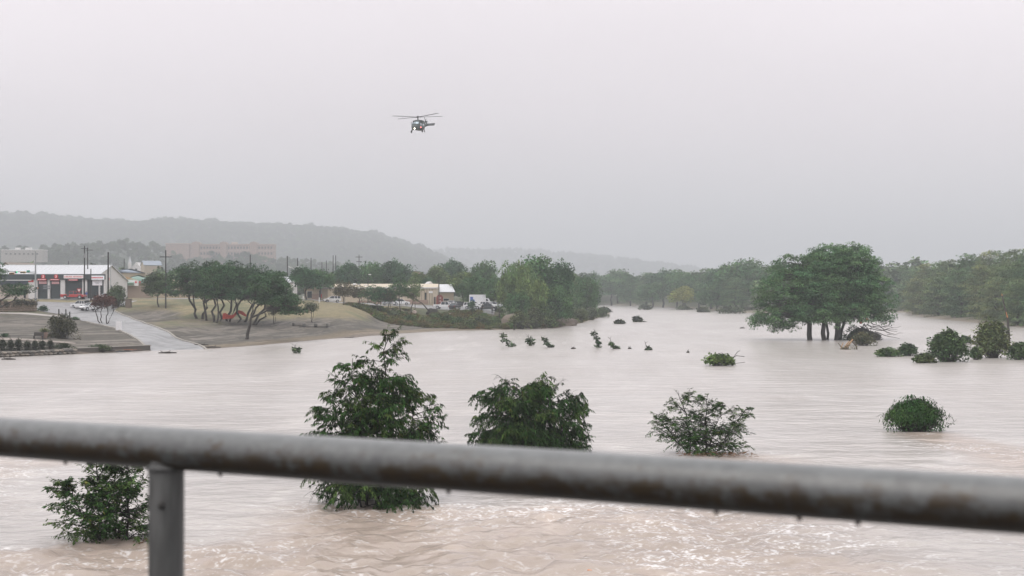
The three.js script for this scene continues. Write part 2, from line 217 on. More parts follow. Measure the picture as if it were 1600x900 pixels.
// ------------------------------------------------------------------ the bridge underfoot and its pipe railing
{
  const A = at(-12, 682, 2.2), B = at(1612, 790.5, 1.485), dir = B.clone().sub(A).setY(0).normalize(), nrm = V(-dir.z, 0, dir.x); // nrm points towards the camera side
  if (nrm.z < 0) nrm.negate();
  const y = (A.y + B.y) / 2, mid = A.clone().add(B).multiplyScalar(0.5).setY(y), turn = Math.atan2(-dir.z, dir.x);
  const rustAndShade = dataTex(1024, 256, (i, j) => {
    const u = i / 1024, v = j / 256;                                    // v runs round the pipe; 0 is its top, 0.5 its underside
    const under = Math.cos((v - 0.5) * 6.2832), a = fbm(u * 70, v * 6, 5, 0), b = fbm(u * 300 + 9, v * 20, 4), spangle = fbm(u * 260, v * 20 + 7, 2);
    const r = smooth(0.36, 0.72, a * 0.5 + b * 0.46 + 0.34 * under + 0.04), st = smooth(0.62, 0.72, fbm(u * 90 + 40, v * 3, 3)) * 0.35;  // real rust, thickened on the underside to paint in its shade too
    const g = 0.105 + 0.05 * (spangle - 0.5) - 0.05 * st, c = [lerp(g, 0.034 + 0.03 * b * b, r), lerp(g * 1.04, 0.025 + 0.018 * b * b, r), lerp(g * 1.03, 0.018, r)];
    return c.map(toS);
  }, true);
  const steel = new THREE.MeshPhysicalMaterial({ map: rustAndShade, roughness: 0.42, metalness: 0.25, clearcoat: 0.7, clearcoatRoughness: 0.28, side: THREE.DoubleSide }); steel.name = 'galvanised_pipe';
  const grime = new THREE.MeshStandardMaterial({ map: dataTex(256, 256, (i, j) => { const a = fbm(i / 256 * 40, j / 256 * 9, 4), b = fbm(i / 256 * 90, j / 256 * 40, 3), g = 0.075 + 0.04 * smooth(0.35, 0.65, a) + 0.04 * (b - 0.5); return [g, g * 1.01, g * 0.99].map(toS); }, true), roughness: 0.6, side: THREE.DoubleSide }); grime.name = 'grimy_pipe';
  const pipe = (r, len, axis) => { const g = new THREE.CylinderGeometry(r, r, len, 48, 1, true); g.rotateY(Math.PI / 2); if (axis) g.rotateZ(Math.PI / 2); const uv = g.attributes.uv; for (let i = 0; i < uv.count; i++) { const a = uv.getX(i); uv.setXY(i, uv.getY(i) * len / 3, a); } return g; };
  const t = thing('pipe_railing', 'grey galvanised pipe railing with rusty patches, painted underside shade and hanging raindrops across the foreground', 'railing', mid, turn);
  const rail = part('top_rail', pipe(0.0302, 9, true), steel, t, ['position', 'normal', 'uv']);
  // where the post stands: under the rail, at pixel 260
  const s = (() => { let best = 0, e = 1e9; for (let q = -4; q < 4; q += 0.001) { const p = mid.clone().addScaledVector(dir, q), px = CX + p.x / -p.z * F; if (Math.abs(px - 260) < e && p.z < -0.5) { e = Math.abs(px - 260); best = q; } } return best; })();
  for (const k of [0, 1, -1]) {
    const post = part('post', pipe(0.0252, 1.12, false), grime, t, ['position', 'normal', 'uv']); post.position.set(s + k * 2.6, -0.575, 0);
    part('weld_collar', new THREE.TorusGeometry(0.0265, 0.004, 8, 32).rotateX(Math.PI / 2).translate(0, 0.548, 0), grime, post, ['position', 'normal', 'uv']);
    part('base_plate', box(0.14, 0.012, 0.14, 0, -0.556, 0), grime, post, ['position', 'normal', 'uv']);
  }
  part('rivet', new THREE.SphereGeometry(0.0055, 10, 8).translate(s + 0.011, -0.078, 0.0225), std('dark_bolt', 0.03, 0.028, 0.026, 0.5), t);
  const drop = new THREE.MeshPhysicalMaterial({ color: 0xffffff, roughness: 0.03, transmission: 1, thickness: 0.004, ior: 1.33, attenuationColor: 0x3a2c20, attenuationDistance: 0.004 }); drop.name = 'rain_drop';
  const dg = new THREE.LatheGeometry([[0, -0.0062], [0.0026, -0.0052], [0.0038, -0.003], [0.0036, -0.0005], [0.0046, 0.0022], [0.006, 0.004]].map(([x, v]) => new THREE.Vector2(x * 0.75, v * 0.6)), 12);
  for (const px of [103, 345, 700, 1120, 1248, 1340]) {
    let best = 0, e = 1e9; for (let q = -4; q < 4; q += 0.002) { const p = mid.clone().addScaledVector(dir, q), x = CX + p.x / -p.z * F; if (Math.abs(x - px) < e && p.z < -0.5) { e = Math.abs(x - px); best = q; } }
    const d = part('rain_drop', dg, drop, t); d.position.set(best, -0.0312, 0);
  }
  // the deck of the bridge, wet asphalt with a concrete kerb widened unseen past the railing to shade the pipe
  const asphalt = new THREE.MeshStandardMaterial({ map: mottle(1, 0.02, 0.04, 24), roughness: 0.75 }); asphalt.name = 'wet_deck';
  const concrete = new THREE.MeshStandardMaterial({ map: mottle(2, 0.06, 0.1, 16), roughness: 0.8 }); concrete.name = 'bridge_concrete';
  const deck = new THREE.Group(); deck.name = 'bridge'; deck.position.copy(mid); deck.rotation.y = turn; scene.add(deck); tag(deck, 'bridge deck of wet asphalt under the railing', null, null, 'structure');
  const g1 = box(60, 0.5, 9.6, 0, -1.6, 4.9), g2 = box(60, 0.62, 2.0, 0, -1.446, -0.9);
  part('road_deck', g1, asphalt, deck, ['position', 'normal', 'uv']); part('kerb', g2, concrete, deck, ['position', 'normal', 'uv']);
  for (const [bx, bz] of [[-14, 4.5], [14, 4.5]]) part('bridge_pier', cyl(0.6, 0.6, 10, bx, -11.85, bz, 20), concrete, deck, ['position', 'normal', 'uv']);
}
// ------------------------------------------------------------------ foliage: leaves in clumps, on limbs
M.bark = new THREE.MeshStandardMaterial({ map: null, roughness: 0.95 }); M.bark.color.setRGB(0.055, 0.048, 0.042); M.bark.name = 'bark';
M.wetBark = M.bark.clone(); M.wetBark.color.setRGB(0.02, 0.017, 0.014); M.paleBark = M.bark.clone(); M.paleBark.color.setRGB(0.1, 0.088, 0.078);
M.leaf = new THREE.MeshPhysicalMaterial({ vertexColors: true, roughness: 0.8, specularIntensity: 0.16, side: THREE.DoubleSide }); M.leaf.name = 'leaf';
class Leaves {
  constructor() { this.p = []; this.c = []; this.i = []; this.n = 0; }
  // a leaf: pointed quad from base point along d (length l), width w, face normal nearest to n
  add(x, y, z, dx, dy, dz, l, w, nx, ny, nz, r, g, b) {
    let sx = dy * nz - dz * ny, sy = dz * nx - dx * nz, sz = dx * ny - dy * nx; const m = Math.hypot(sx, sy, sz) || 1; sx *= w / 2 / m; sy *= w / 2 / m; sz *= w / 2 / m;
    const q = l * 0.45; this.p.push(x, y, z, x + dx * q + sx, y + dy * q + sy, z + dz * q + sz, x + dx * l, y + dy * l, z + dz * l, x + dx * q - sx, y + dy * q - sy, z + dz * q - sz);
    for (let k = 0; k < 4; k++) this.c.push(r, g, b);
    this.i.push(this.n, this.n + 1, this.n + 2, this.n, this.n + 2, this.n + 3); this.n += 4;
  }
  geo() { return geo(this.p, this.i, { color: [this.c, 3] }); }
}
const dirOf = (r, up = 0) => { const a = r() * 6.2832, y = clamp(r() * 2 - 1 + up, -1, 1), q = Math.sqrt(1 - y * y); return [q * Math.cos(a), y, q * Math.sin(a)]; };
// one clump of foliage: leaves over the outer part of a flattened ball, facing mostly outward and up
function clump(L, r, x, y, z, rx, ry, rz, n, size, col, o = {}) {
  const tone = 0.55 + 0.9 * r(), yel = r();
  for (let k = 0; k < n; k++) {
    const [a, b, c] = dirOf(r, o.up ?? 0.22), m = 0.55 + 0.5 * Math.sqrt(r()), px = x + a * rx * m, py = y + b * ry * m, pz = z + c * rz * m;
    const [u, v, w] = dirOf(r), nx = a * 0.7 + u * 0.42, ny = b * 0.6 + 0.5 + v * 0.42, nz = c * 0.7 + w * 0.42;
    let dx = a * 0.5 + (r() - 0.5) * 1.6, dy = (r() - 0.5) * 0.9 - (o.droop ?? 0.15), dz = c * 0.5 + (r() - 0.5) * 1.6; const dl = Math.hypot(dx, dy, dz) || 1;
    const t = tone * (0.6 + 0.8 * r()), s = size * (0.65 + 0.7 * r());
    L.add(px, py, pz, dx / dl, dy / dl, dz / dl, s, s * (o.wide ?? 0.62), nx, ny, nz, col[0] * t * (1 + 0.5 * yel), col[1] * t * (1 + 0.15 * yel), col[2] * t);
  }
}
function limb(r, a, b, r0, r1, wob = 0.12, n = 5, seg = 5, sag = 0) { const pts = [], len = a.distanceTo(b); for (let i = 0; i <= n; i++) { const t = i / n, p = a.clone().lerp(b, t); if (i > 0 && i < n) p.add(V((r() - 0.5) * wob * len, (r() - 0.5) * wob * len * 0.6 + Math.sin(t * Math.PI) * sag * len, (r() - 0.5) * wob * len)); pts.push(p); } return [tube(pts, (t) => lerp(r0, r1, t), seg), pts]; }
/* a tree about its base: stems (list of [dx, dz, lean x, lean z]), crown as lobes on the shell of one or more ellipsoids
   o: h height, crowns [[x, y, z, rx, ry, rz, lobes]], stems, trunk radius, lobe size, leaves per lobe, leaf size, col, flat (height of a lobe over its width) */
function treeGeo(seed, o) {
  const r = rng(seed), L = new Leaves(), wood = [], tops = [];
  for (const [bx, bz, tx, ty, tz, rad, by] of o.stems) { const [g, pts] = limb(r, V(bx, by ?? -(o.sink ?? 0.6), bz), V(tx, ty, tz), rad, rad * 0.55, o.wob ?? 0.1, 6, 8); wood.push(g); tops.push(pts); }
  for (const [cx, cy, cz, rx, ry, rz, lobes] of o.crowns) for (let k = 0; k < lobes; k++) {
    const t = (k + 0.5) / lobes, low = o.low ?? -0.45, yy = lerp(1, low, t), q = Math.sqrt(Math.max(0, 1 - yy * yy)), a = k * 2.39996 + r() * 0.9, m = (k % 4 === 3 ? 0.35 : 0.72) + 0.3 * r() - (o.ragged ?? 0.1) * r();
    const x = cx + Math.cos(a) * q * rx * m, y = cy + yy * ry * m, z = cz + Math.sin(a) * q * rz * m, ls = (o.lobe ?? 1.5) * (0.65 + 0.7 * r());
    clump(L, r, x, y, z, ls, ls * (o.flat ?? 0.7), ls, Math.round((o.leaves ?? 70) * (0.7 + 0.6 * r())), o.leaf ?? 0.4, o.col ?? [0.04, 0.066, 0.032], o);
    if (k % (o.limbs ?? 2) === 0 && tops.length) {
      let best = null, e = 1e9; for (const pts of tops) for (let i = 2; i < pts.length; i++) { const p = pts[i], dd = Math.hypot(p.x - x, (p.y - y) * 1.4 + 0.8, p.z - z); if (p.y < y + 0.6 && dd < e) { e = dd; best = [p, i]; } }
      if (best) wood.push(limb(r, best[0].clone(), V(x, y - ls * 0.1, z), Math.min(0.16, 0.035 + e * 0.016) * (o.limbR ?? 1), 0.02, 0.14, 4, 4, o.arch ?? 0.06)[0]);
    }
  }
  if (o.sprays) for (let k = 0; k < o.sprays; k++) { // sprigs hanging below the crown
    const [cx, cy, cz, rx, ry, rz] = o.crowns[k % o.crowns.length], a = r() * 6.2832, m = 0.5 + 0.5 * r();
    clump(L, r, cx + Math.cos(a) * rx * m, cy - ry * (0.35 + 0.35 * r()), cz + Math.sin(a) * rz * m, 0.5, 0.9, 0.5, 22, o.leaf ?? 0.4, o.col, { ...o, droop: 0.8 });
  }
  return [merged(wood), L.geo()];
}
const PROTO = {};
function proto(key, seed, o) { const [w, l] = treeGeo(seed, o); PROTO[key] = { w, l, h: o.h, wd: o.w, bark: o.bark ?? M.bark }; }
function tree(key, name, label, pos, height, width, turn, group, category = 'tree', trunk = 'trunk') {
  const p = PROTO[key], t = thing(name, label, category, pos, turn, group), sx = width / p.wd, sy = height / p.h;
  part(trunk, p.w, p.bark, t); part('crown', p.l, p.leaf ?? M.leaf, t); t.scale.set(sx, sy, sx); return t;
}
// a tree given by its place in the photograph: pixel of its middle, distance, pixel of its top, width in pixels
function treeAt(key, name, label, px, d, topPy, wPx, turn, group, category, baseY) {
  const b = standAt(px, d); if (baseY !== undefined) b.y = baseY;
  const h = EYE + (HY - topPy) / F * d - b.y; return tree(key, name, label, b, h, wPx / F * d, turn, group, category);
}
const GREEN = { oak: [0.042, 0.098, 0.046], broad: [0.056, 0.13, 0.05], pale: [0.092, 0.158, 0.058], dark: [0.038, 0.096, 0.046], cyp: [0.066, 0.146, 0.066], olive: [0.075, 0.082, 0.048], red: [0.075, 0.04, 0.035], yellow: [0.13, 0.125, 0.045] };
const broad = (col, k = {}) => ({ h: 10, w: 10, stems: [[0, 0, 0.2, 5.5, 0, 0.3]], crowns: [[0, 6.1, 0, 4.3, 3.5, 4.3, 64]], lobe: 1.35, leaves: 90, leaf: 0.46, low: -0.55, col, ...k });
proto('broad_a', 11, broad(GREEN.broad)); proto('broad_b', 12, broad(GREEN.pale, { crowns: [[-0.8, 5.6, 0, 3.9, 3.1, 4, 44], [1.2, 7, 0.3, 3.1, 2.5, 3.4, 30]] }));
proto('broad_c', 13, broad(GREEN.dark, { crowns: [[0.6, 5.2, 0, 4.2, 3.2, 4.2, 46], [-1.3, 6.8, 0, 2.9, 2.7, 3, 28]] }));
proto('low_a', 14, broad(GREEN.broad, { h: 10, w: 12, crowns: [[0, 4.8, 0, 5.4, 4.6, 5.2, 80]], low: -0.8 }));
proto('willow', 15, broad(GREEN.pale, { crowns: [[0, 5.6, 0, 4.4, 4, 4.2, 84]], flat: 1.15, droop: 0.7, wide: 0.3, leaf: 0.62, low: -0.85, lobe: 1.2 }));
const cypress = (k = {}) => ({ h: 20, w: 15, bark: M.bark, stems: [[0, 0, 0.3, 15, 0, 0.5]], crowns: [[0, 6.4, 0, 6.4, 5, 6.4, 62], [0.3, 11.5, 0, 6.2, 4.6, 6.2, 52], [0.2, 16, 0, 4.2, 3.8, 4.2, 36]], lobe: 1.7, flat: 0.42, leaves: 100, leaf: 0.55, wide: 0.36, low: -0.92, droop: 0.3, up: 0.3, col: GREEN.cyp, ragged: 0.2, limbs: 2, arch: 0.1, ...k });
proto('cypress_a', 21, cypress({ col: [0.1, 0.168, 0.082] })); proto('cypress_b', 22, cypress({ col: [0.084, 0.16, 0.078], crowns: [[0.6, 6, 0, 6.8, 4.8, 6.6, 62], [-0.6, 11.6, 0, 6, 4.4, 5.8, 50], [-0.2, 16, 0.3, 4, 3.8, 4, 34]] })); proto('cypress_c', 23, cypress({ col: [0.125, 0.18, 0.085], crowns: [[-0.5, 6.6, 0.4, 6.4, 5.2, 6.4, 60], [0.6, 12, 0, 6, 4.6, 6, 50], [-0.4, 16, 0, 4, 3.8, 4, 34]] }));
proto('cedar', 24, { h: 10, w: 6, stems: [[0, 0, 0, 8.5, 0, 0.22]], crowns: [[0, 4, 0, 2.8, 3.4, 2.8, 46], [0, 7.4, 0, 1.6, 2.3, 1.6, 24]], lobe: 0.9, flat: 0.8, leaves: 70, leaf: 0.36, low: -0.9, col: [0.03, 0.05, 0.028] });

// a young cypress standing in the flood: bare-based stems, arching branches, drooping feathery twigs
function sapling(seed, o) {
  const r = rng(seed), L = new Leaves(), wood = [], stems = [];
  for (const [bx, bz, tx, ty, tz, rad] of o.stems) { const [g, pts] = limb(r, V(bx, -0.7, bz), V(tx, ty, tz), rad, 0.012, 0.05, 10, 6); wood.push(g); stems.push(pts); }
  const twig = (p, d, len, lean, bt) => {
    const n = Math.max(3, Math.round(len / 0.13)), q = p.clone(), dd = d.clone(), pts = [p.clone()], tone = (0.4 + 1.05 * r()) * bt;
    for (let k = 0; k < n; k++) {
      dd.y -= o.droop * 0.16; dd.x += (r() - 0.5) * 0.25; dd.z += (r() - 0.5) * 0.25; dd.normalize(); q.addScaledVector(dd, len / n); if (q.y < -0.1) break; pts.push(q.clone());
      if (r() > lean) for (let m = 0; m < o.per; m++) {
        const s = o.leaf * (0.4 + 1.3 * r() * r() + 0.3 * r()), side = r() < 0.5 ? -1 : 1; let ex = dd.x * 0.6 - dd.z * side * (0.4 + r() * 0.6), ey = dd.y * 0.5 - o.droop * (0.35 + 0.8 * r()) + (r() - 0.5) * 0.3, ez = dd.z * 0.6 + dd.x * side * (0.4 + r() * 0.6); const el = Math.hypot(ex, ey, ez) || 1, t = tone * (0.6 + 0.8 * r()), y = r() < 0.05 ? 2.2 : bt > 1.15 ? 1.35 : 1, [u, v, w] = dirOf(r);
        L.add(q.x + (r() - 0.5) * 0.1, q.y + (r() - 0.5) * 0.08, q.z + (r() - 0.5) * 0.1, ex / el, ey / el, ez / el, s, s * o.wide, u * 0.8, 0.6 + v * 0.7, w * 0.8, o.col[0] * t * y, o.col[1] * t, o.col[2] * t);
      }
    }
    if (pts.length > 1) wood.push(tube(pts, (t) => lerp(0.008, 0.004, t), 3));
  };
  for (let b = 0; b < o.branches; b++) {
    const pts = stems[b % stems.length], t0 = Math.pow((b + 0.5) / o.branches, o.bias ?? 0.9), f = lerp(o.from ?? 0.08, 0.97, t0) * (pts.length - 1), i = Math.min(pts.length - 2, Math.floor(f)), p = pts[i].clone().lerp(pts[i + 1], f - i);
    const a = b * 2.39996 + r() * 2.2, len = o.reach * curve(o.profile, t0) * (0.6 + 0.55 * r()), d = V(Math.cos(a), o.rise * (-0.15 + 1.7 * r()) + 0.3 * t0, Math.sin(a)), btone = 0.6 + 0.8 * r(); d.x += o.wind ?? 0; d.normalize();
    const n = Math.max(4, Math.round(len / 0.28)), q = p.clone(), line = [p.clone()], bare = r() < (o.bare ?? 0.08);
    for (let k = 0; k < n; k++) {
      d.y -= o.droop * 0.07; d.x += (r() - 0.5) * 0.16; d.z += (r() - 0.5) * 0.16; d.normalize(); q.addScaledVector(d, len / n); if (q.y < -0.05) break; line.push(q.clone());
      if (k / n > 0.18) for (let m = 0; m < o.twigs; m++) { const side = (m % 2 ? 1 : -1), e = V(d.x * 0.6 - d.z * side * 0.7 + (r() - 0.5) * 0.7, d.y * 0.5 + (r() - 0.45) * 1.7, d.z * 0.6 + d.x * side * 0.8 + (r() - 0.5) * 0.5).normalize(); twig(q, e, Math.min(o.twig, len * 0.4) * (0.4 + 0.9 * r()), bare ? 0.9 : 0.06, btone); }
    }
    if (line.length > 1) wood.push(tube(line, (t) => lerp(0.012 + 0.006 * len, 0.006, t), 4));
  }
  return [merged(wood), L.geo()];
}
function saplingThing(seed, o, label, pos, turn = 0, group, category = 'sapling', name = 'flooded_sapling') { const [w, l] = sapling(seed, o), t = thing(name, label, category, pos, turn, group); part('stem', w, M.wetBark, t); part('foliage', l, M.leaf, t); return t; }
// a bush or mat of leaves about its base
function bushGeo(seed, o) { const r = rng(seed), L = new Leaves(), wood = []; for (const [x, y, z, rx, ry, rz, n] of o.lobes) { clump(L, r, x, y, z, rx, ry, rz, n, o.leaf, o.col, o); for (let k = 0; k < 2; k++) wood.push(limb(r, V(x * 0.3, -0.4, z * 0.3), V(x + (r() - 0.5) * rx, y + ry * 0.3, z + (r() - 0.5) * rz), o.stem ?? 0.05, 0.015, 0.12, 4, 4)[0]); } return [merged(wood), L.geo()]; }
function dome(seed, w, h, d, n, per, o = {}) { const r = rng(seed), lobes = []; for (let k = 0; k < n; k++) { const a = k * 2.39996, y = Math.sqrt((k + 0.5) / n), q = Math.sqrt(1 - y * y) * 0.92, s = (o.s ?? 0.26) * (0.55 + 0.8 * r()), out = 0.72 + 0.42 * r(); lobes.push([Math.cos(a) * q * w / 2 * out * (1 - s * 0.8), (0.1 + 0.85 * y * out * (1 - s * 0.5)) * h - 0.02, Math.sin(a) * q * d / 2 * out * (1 - s * 0.8), w * s, h * s * 1.3, d * s, per]); } return lobes; }
function bush(seed, w, h, d, n, per, o, label, pos, turn, group, category = 'bush', name = 'bush') { const [a, l] = bushGeo(seed, { lobes: dome(seed, w, h, d, n, per, o), ...o }), t = thing(name, label, category, pos, turn, group); part('stem', a, M.bark, t); part('foliage', l, M.leaf, t); return t; }
// ------------------------------------------------------------------ what stands in the flood
const NEAR = [0.036, 0.084, 0.023];
{
  const sap = { per: 3, leaf: 0.2, wide: 0.2, droop: 0.7, rise: 0.75, twig: 0.85, twigs: 2, col: NEAR, profile: [[0, 0.95], [0.3, 1], [0.6, 0.72], [1, 0.22]] };
  // the tall one behind the middle of the railing
  let p = onWater(588, 786);
  saplingThing(101, { ...sap, stems: [[0.1, 0, 0.6, 7.2, 0, 0.085], [-0.4, 0.2, -1.1, 6.2, 0.2, 0.07], [0.6, -0.2, 1.8, 4.9, 0.3, 0.06], [-0.7, 0.3, -2.0, 4.8, -0.2, 0.05], [0, 0.4, -0.1, 5.7, 0.6, 0.06], [0.4, -0.3, 1.0, 5.3, -0.5, 0.05]], branches: 270, reach: 1.7, from: 0.03, bias: 0.95, twigs: 3, per: 9, droop: 1.15, leaf: 0.16, wide: 0.22, rise: 0.8, profile: [[0, 1.55], [0.2, 1.2], [0.5, 0.95], [0.8, 0.75], [0.93, 0.6], [1, 0.3]] }, 'tallest green sapling standing in the water, its middle hidden by the railing', p, 0.4);
  p = onWater(816, 712);
  saplingThing(102, { ...sap, stems: [[0, 0, -0.9, 3.7, 0, 0.09], [0.5, 0.2, 1.6, 3.6, 0, 0.06], [-0.3, -0.2, -0.4, 4.0, 0.5, 0.07], [0.8, 0, 2.9, 2.6, 0.2, 0.05]], branches: 180, reach: 2.65, from: 0.05, bias: 0.95, droop: 1.3, twigs: 3, per: 9, leaf: 0.17, wide: 0.22, bare: 0.12, profile: [[0, 1], [0.6, 0.85], [1, 0.5]] }, 'drooping sapling bent by the flood with an arching bare gap at its right', p, 0.2);
  p = onWater(1096, 708);
  saplingThing(103, { ...sap, stems: [[0, 0, -1.3, 3.4, 0, 0.06], [0.2, 0.1, 0.3, 3.3, 0.3, 0.06], [-0.2, 0, -2.4, 2.0, -0.2, 0.05], [0.3, 0, 2.5, 2.5, 0, 0.055], [0.1, -0.2, 1.3, 2.8, -0.4, 0.045]], branches: 190, reach: 1.9, from: 0.06, bias: 1.0, droop: 0.45, rise: 0.5, twigs: 2, per: 9, leaf: 0.14, bare: 0.25, twig: 0.7 }, 'spreading thin sapling with see-through twigs above the railing, orange litter at its foot', p, 0);
  p = onWater(164, 846);
  saplingThing(104, { ...sap, stems: [[0.6, 0, -0.4, 3.2, 0, 0.06], [0.8, 0, 0.9, 3.3, 0.2, 0.06], [0.5, 0.1, -1.6, 2.2, 0.1, 0.05], [0.7, 0.2, 0.2, 2.7, -0.3, 0.045]], branches: 150, reach: 1.5, from: 0.1, bias: 0.9, droop: 0.5, rise: 0.6, twigs: 3, per: 6, leaf: 0.12, wide: 0.34, twig: 0.6, wind: -0.2 }, 'leafy green bush in the water beside the railing post, leaning to the left', p, 0);
  // the dense mound at the right
  p = onWater(1428, 673);
  { const t = bush(105, 3.9, 1.95, 3.0, 60, 240, { leaf: 0.17, wide: 0.36, droop: 0.9, col: [0.027, 0.068, 0.021], s: 0.2, up: 0.3 }, 'dense drooping dark green mound in the water at the right, with an arched bare twig', p, 0);
    part('arched_twig', [tube([V(-0.9, 1.2, 0.3), V(-0.5, 1.9, 0.3), V(0, 2.14, 0.2), V(0.5, 2.0, 0.2), V(0.9, 1.6, 0.3)], 0.022, 5), tube([V(-1.2, 1.1, 0.3), V(-0.5, 1.7, 0.4), V(-0.1, 2.05, 0.3)], 0.014, 4), tube([V(1.4, 0.3, 0.2), V(2.0, 0.8, 0.2), V(2.3, 1.0, 0.2)], 0.012, 4), tube([V(1.6, 0.1, 0.3), V(2.3, 0.4, 0.2), V(2.7, 0.75, 0.2)], 0.012, 4), tube([V(-1.8, 0.6, 0.3), V(-2.2, 1.1, 0.2), V(-2.5, 0.9, 0.2)], 0.012, 4)], M.paleBark, t); }
  // flood litter caught under the saplings
  const litter = std('litter', 0.2, 0.11, 0.055, 0.9), r = rng(5);
  for (const [px, py, w, n, label] of [[1120, 712, 4.2, 110, 'orange brown flood litter caught under the spreading thin sapling'], [232, 846, 0.7, 24, 'brown litter and foam caught at the foot of the bush by the railing post']]) {
    const p0 = onWater(px, py), g = []; for (let k = 0; k < n; k++) g.push(box(0.14 + 0.3 * r(), 0.02, 0.03, (r() - 0.5) * w, 0.02 + 0.16 * r(), (r() - 0.5) * 1.6, r() * 3, 0, (r() - 0.5) * 0.6));
    solo('flood_litter', g, litter, label, 'litter', p0, 0);
  }
  solo('floating_leaf', rock(r, 0.16, 0.04, 0.12), std('orange_leaf', 0.55, 0.22, 0.1, 0.7), 'small orange scrap floating at the bottom edge', 'debris', onWater(921, 893).setY(0.05));
  // low leafy bush farther out
  p = onWater(1122, 571);
  { const t = bush(106, 3.6, 1.35, 2.6, 18, 110, { leaf: 0.34, col: [0.075, 0.135, 0.04], s: 0.24, droop: 0.2 }, 'small bright green bush in open water with a bare twig to its right', p, 0); part('bare_twig', [tube([V(1.0, 0.3, 0), V(2.2, 1.2, 0), V(3.2, 1.1, 0.2)], 0.04, 4), tube([V(1.8, 0.9, 0), V(2.4, 1.7, 0), V(2.7, 1.8, 0)], 0.03, 4), tube([V(1.2, 0.15, 0.2), V(3.3, 0.4, 0)], 0.03, 4)], M.bark, t); }
  // bushes at the right, below the far bank
  for (const [seed, px, py, w, h, n, per, col, lf, label] of [
    [111, 1386, 557, 42, 13, 20, 110, [0.058, 0.11, 0.044], 0.32, 'flat green bush in the water, leftmost of the row right of the big cypress clump'],
    [112, 1417, 556, 34, 19, 16, 120, [0.046, 0.092, 0.04], 0.32, 'rounded dark green bush just right of the flat one in the row'],
    [113, 1444, 567, 34, 14, 14, 120, [0.066, 0.1, 0.042], 0.36, 'low olive green bush in front of the taller leafy bush'],
    [114, 1480, 565, 70, 48, 40, 130, [0.05, 0.1, 0.04], 0.34, 'tall leafy dark green bush standing in the water between two lower ones'],
    [115, 1507, 537, 24, 12, 12, 90, [0.046, 0.09, 0.04], 0.32, 'small dome of green behind the tall leafy bush'],
    [116, 1550, 559, 66, 56, 44, 120, [0.085, 0.125, 0.055], 0.36, 'tall pale green bush in front of the broken snag'],
    [117, 1592, 562, 44, 26, 18, 110, [0.048, 0.092, 0.04], 0.34, 'low dark green bush at the right edge of the picture'],
    [118, 1524, 562, 22, 20, 10, 80, [0.055, 0.1, 0.042], 0.32, 'thin green bush in the gap between the two tall ones']]) {
    const q = onWater(px, py), k = -q.z / F; bush(seed, w * k * 0.86, h * k * 0.94, w * k * 0.6, Math.round(n * 1.3), per, { ragged: 1, leaf: lf, col, s: 0.22 }, label, q, 0);
  }
  // leaning flood-swept young trees in mid river
  const bent = (seed, px, py, pts, clumps, label) => {
    const q = onWater(px, py), k = -q.z / F, rr = rng(seed), L = new Leaves(), wood = [tube(pts.map(([x, y]) => V(x * k, y * k, 0)), (t) => lerp(0.12, 0.03, t), 5)];
    for (const [x, y, s] of clumps) { clump(L, rr, x * k, y * k, (rr() - 0.5) * 0.8, s * k, s * k * 0.8, s * k, 60, 0.4, [0.045, 0.08, 0.04]); wood.push(limb(rr, V(pts[1][0] * k, pts[1][1] * k, 0), V(x * k, y * k, 0), 0.04, 0.015)[0]); }
    for (let j = 0; j < 5; j++) { const e = pts[pts.length - 1 - (j % 2)]; wood.push(limb(rr, V(e[0] * k, e[1] * k, 0), V((e[0] + (rr() - 0.6) * 12) * k, (e[1] + rr() * 5) * k, (rr() - 0.5) * 0.6), 0.03, 0.012, 0.3)[0]); }
    const t = thing('bent_tree', label, 'young tree', q); part('trunk', merged(wood), M.bark, t); part('foliage', L.geo(), M.leaf, t);
  };
  bent(121, 797, 542, [[0, -3], [-6, 8], [-12, 20]], [[-11, 18, 4], [-8, 10, 5], [0, 4, 5], [4, 2, 4]], 'bent young tree in mid river, leftmost of the leaning ones');
  bent(122, 829, 540, [[2, -3], [0, 6], [-3, 14]], [[1, 4, 4], [0, 9, 4.5], [-4, 8, 3]], 'second leaning tree from the left in mid river, feathery and curved');
  bent(123, 856, 543, [[2, -3], [-2, 7], [-6, 14]], [[-5, 13, 3], [-2, 7, 4], [3, 3, 3.4], [5, 1, 2.5]], 'third leaning tree from the left in mid river, with gaps in its leaves');
  bent(124, 933, 543, [[2, -3], [2, 10], [-4, 26]], [[-5, 22, 4], [-1, 15, 3.4], [2, 8, 3], [1, 2, 4]], 'tallest thin leaning tree in mid river, with a crooked tuft on top');
  bent(125, 960, 545, [[2, -3], [-3, 6], [-7, 16]], [[-5, 8, 3.4], [0, 3, 3.4], [4, 2, 3]], 'short bent tree right of the tallest thin one in mid river');
  bent(126, 1012, 547, [[2, -3], [-1, 4], [-4, 11]], [[0, 2, 4], [2, 2, 3.4]], 'lone low tuft with a bare twig, rightmost of the leaning trees in mid river');
  bent(127, 463, 552, [[0, -3], [-1, 5], [-2, 12]], [[-3, 6, 3], [3, 7, 2.6], [0, 3, 4]], 'small brownish snagged twig in the water before the grassy bank');
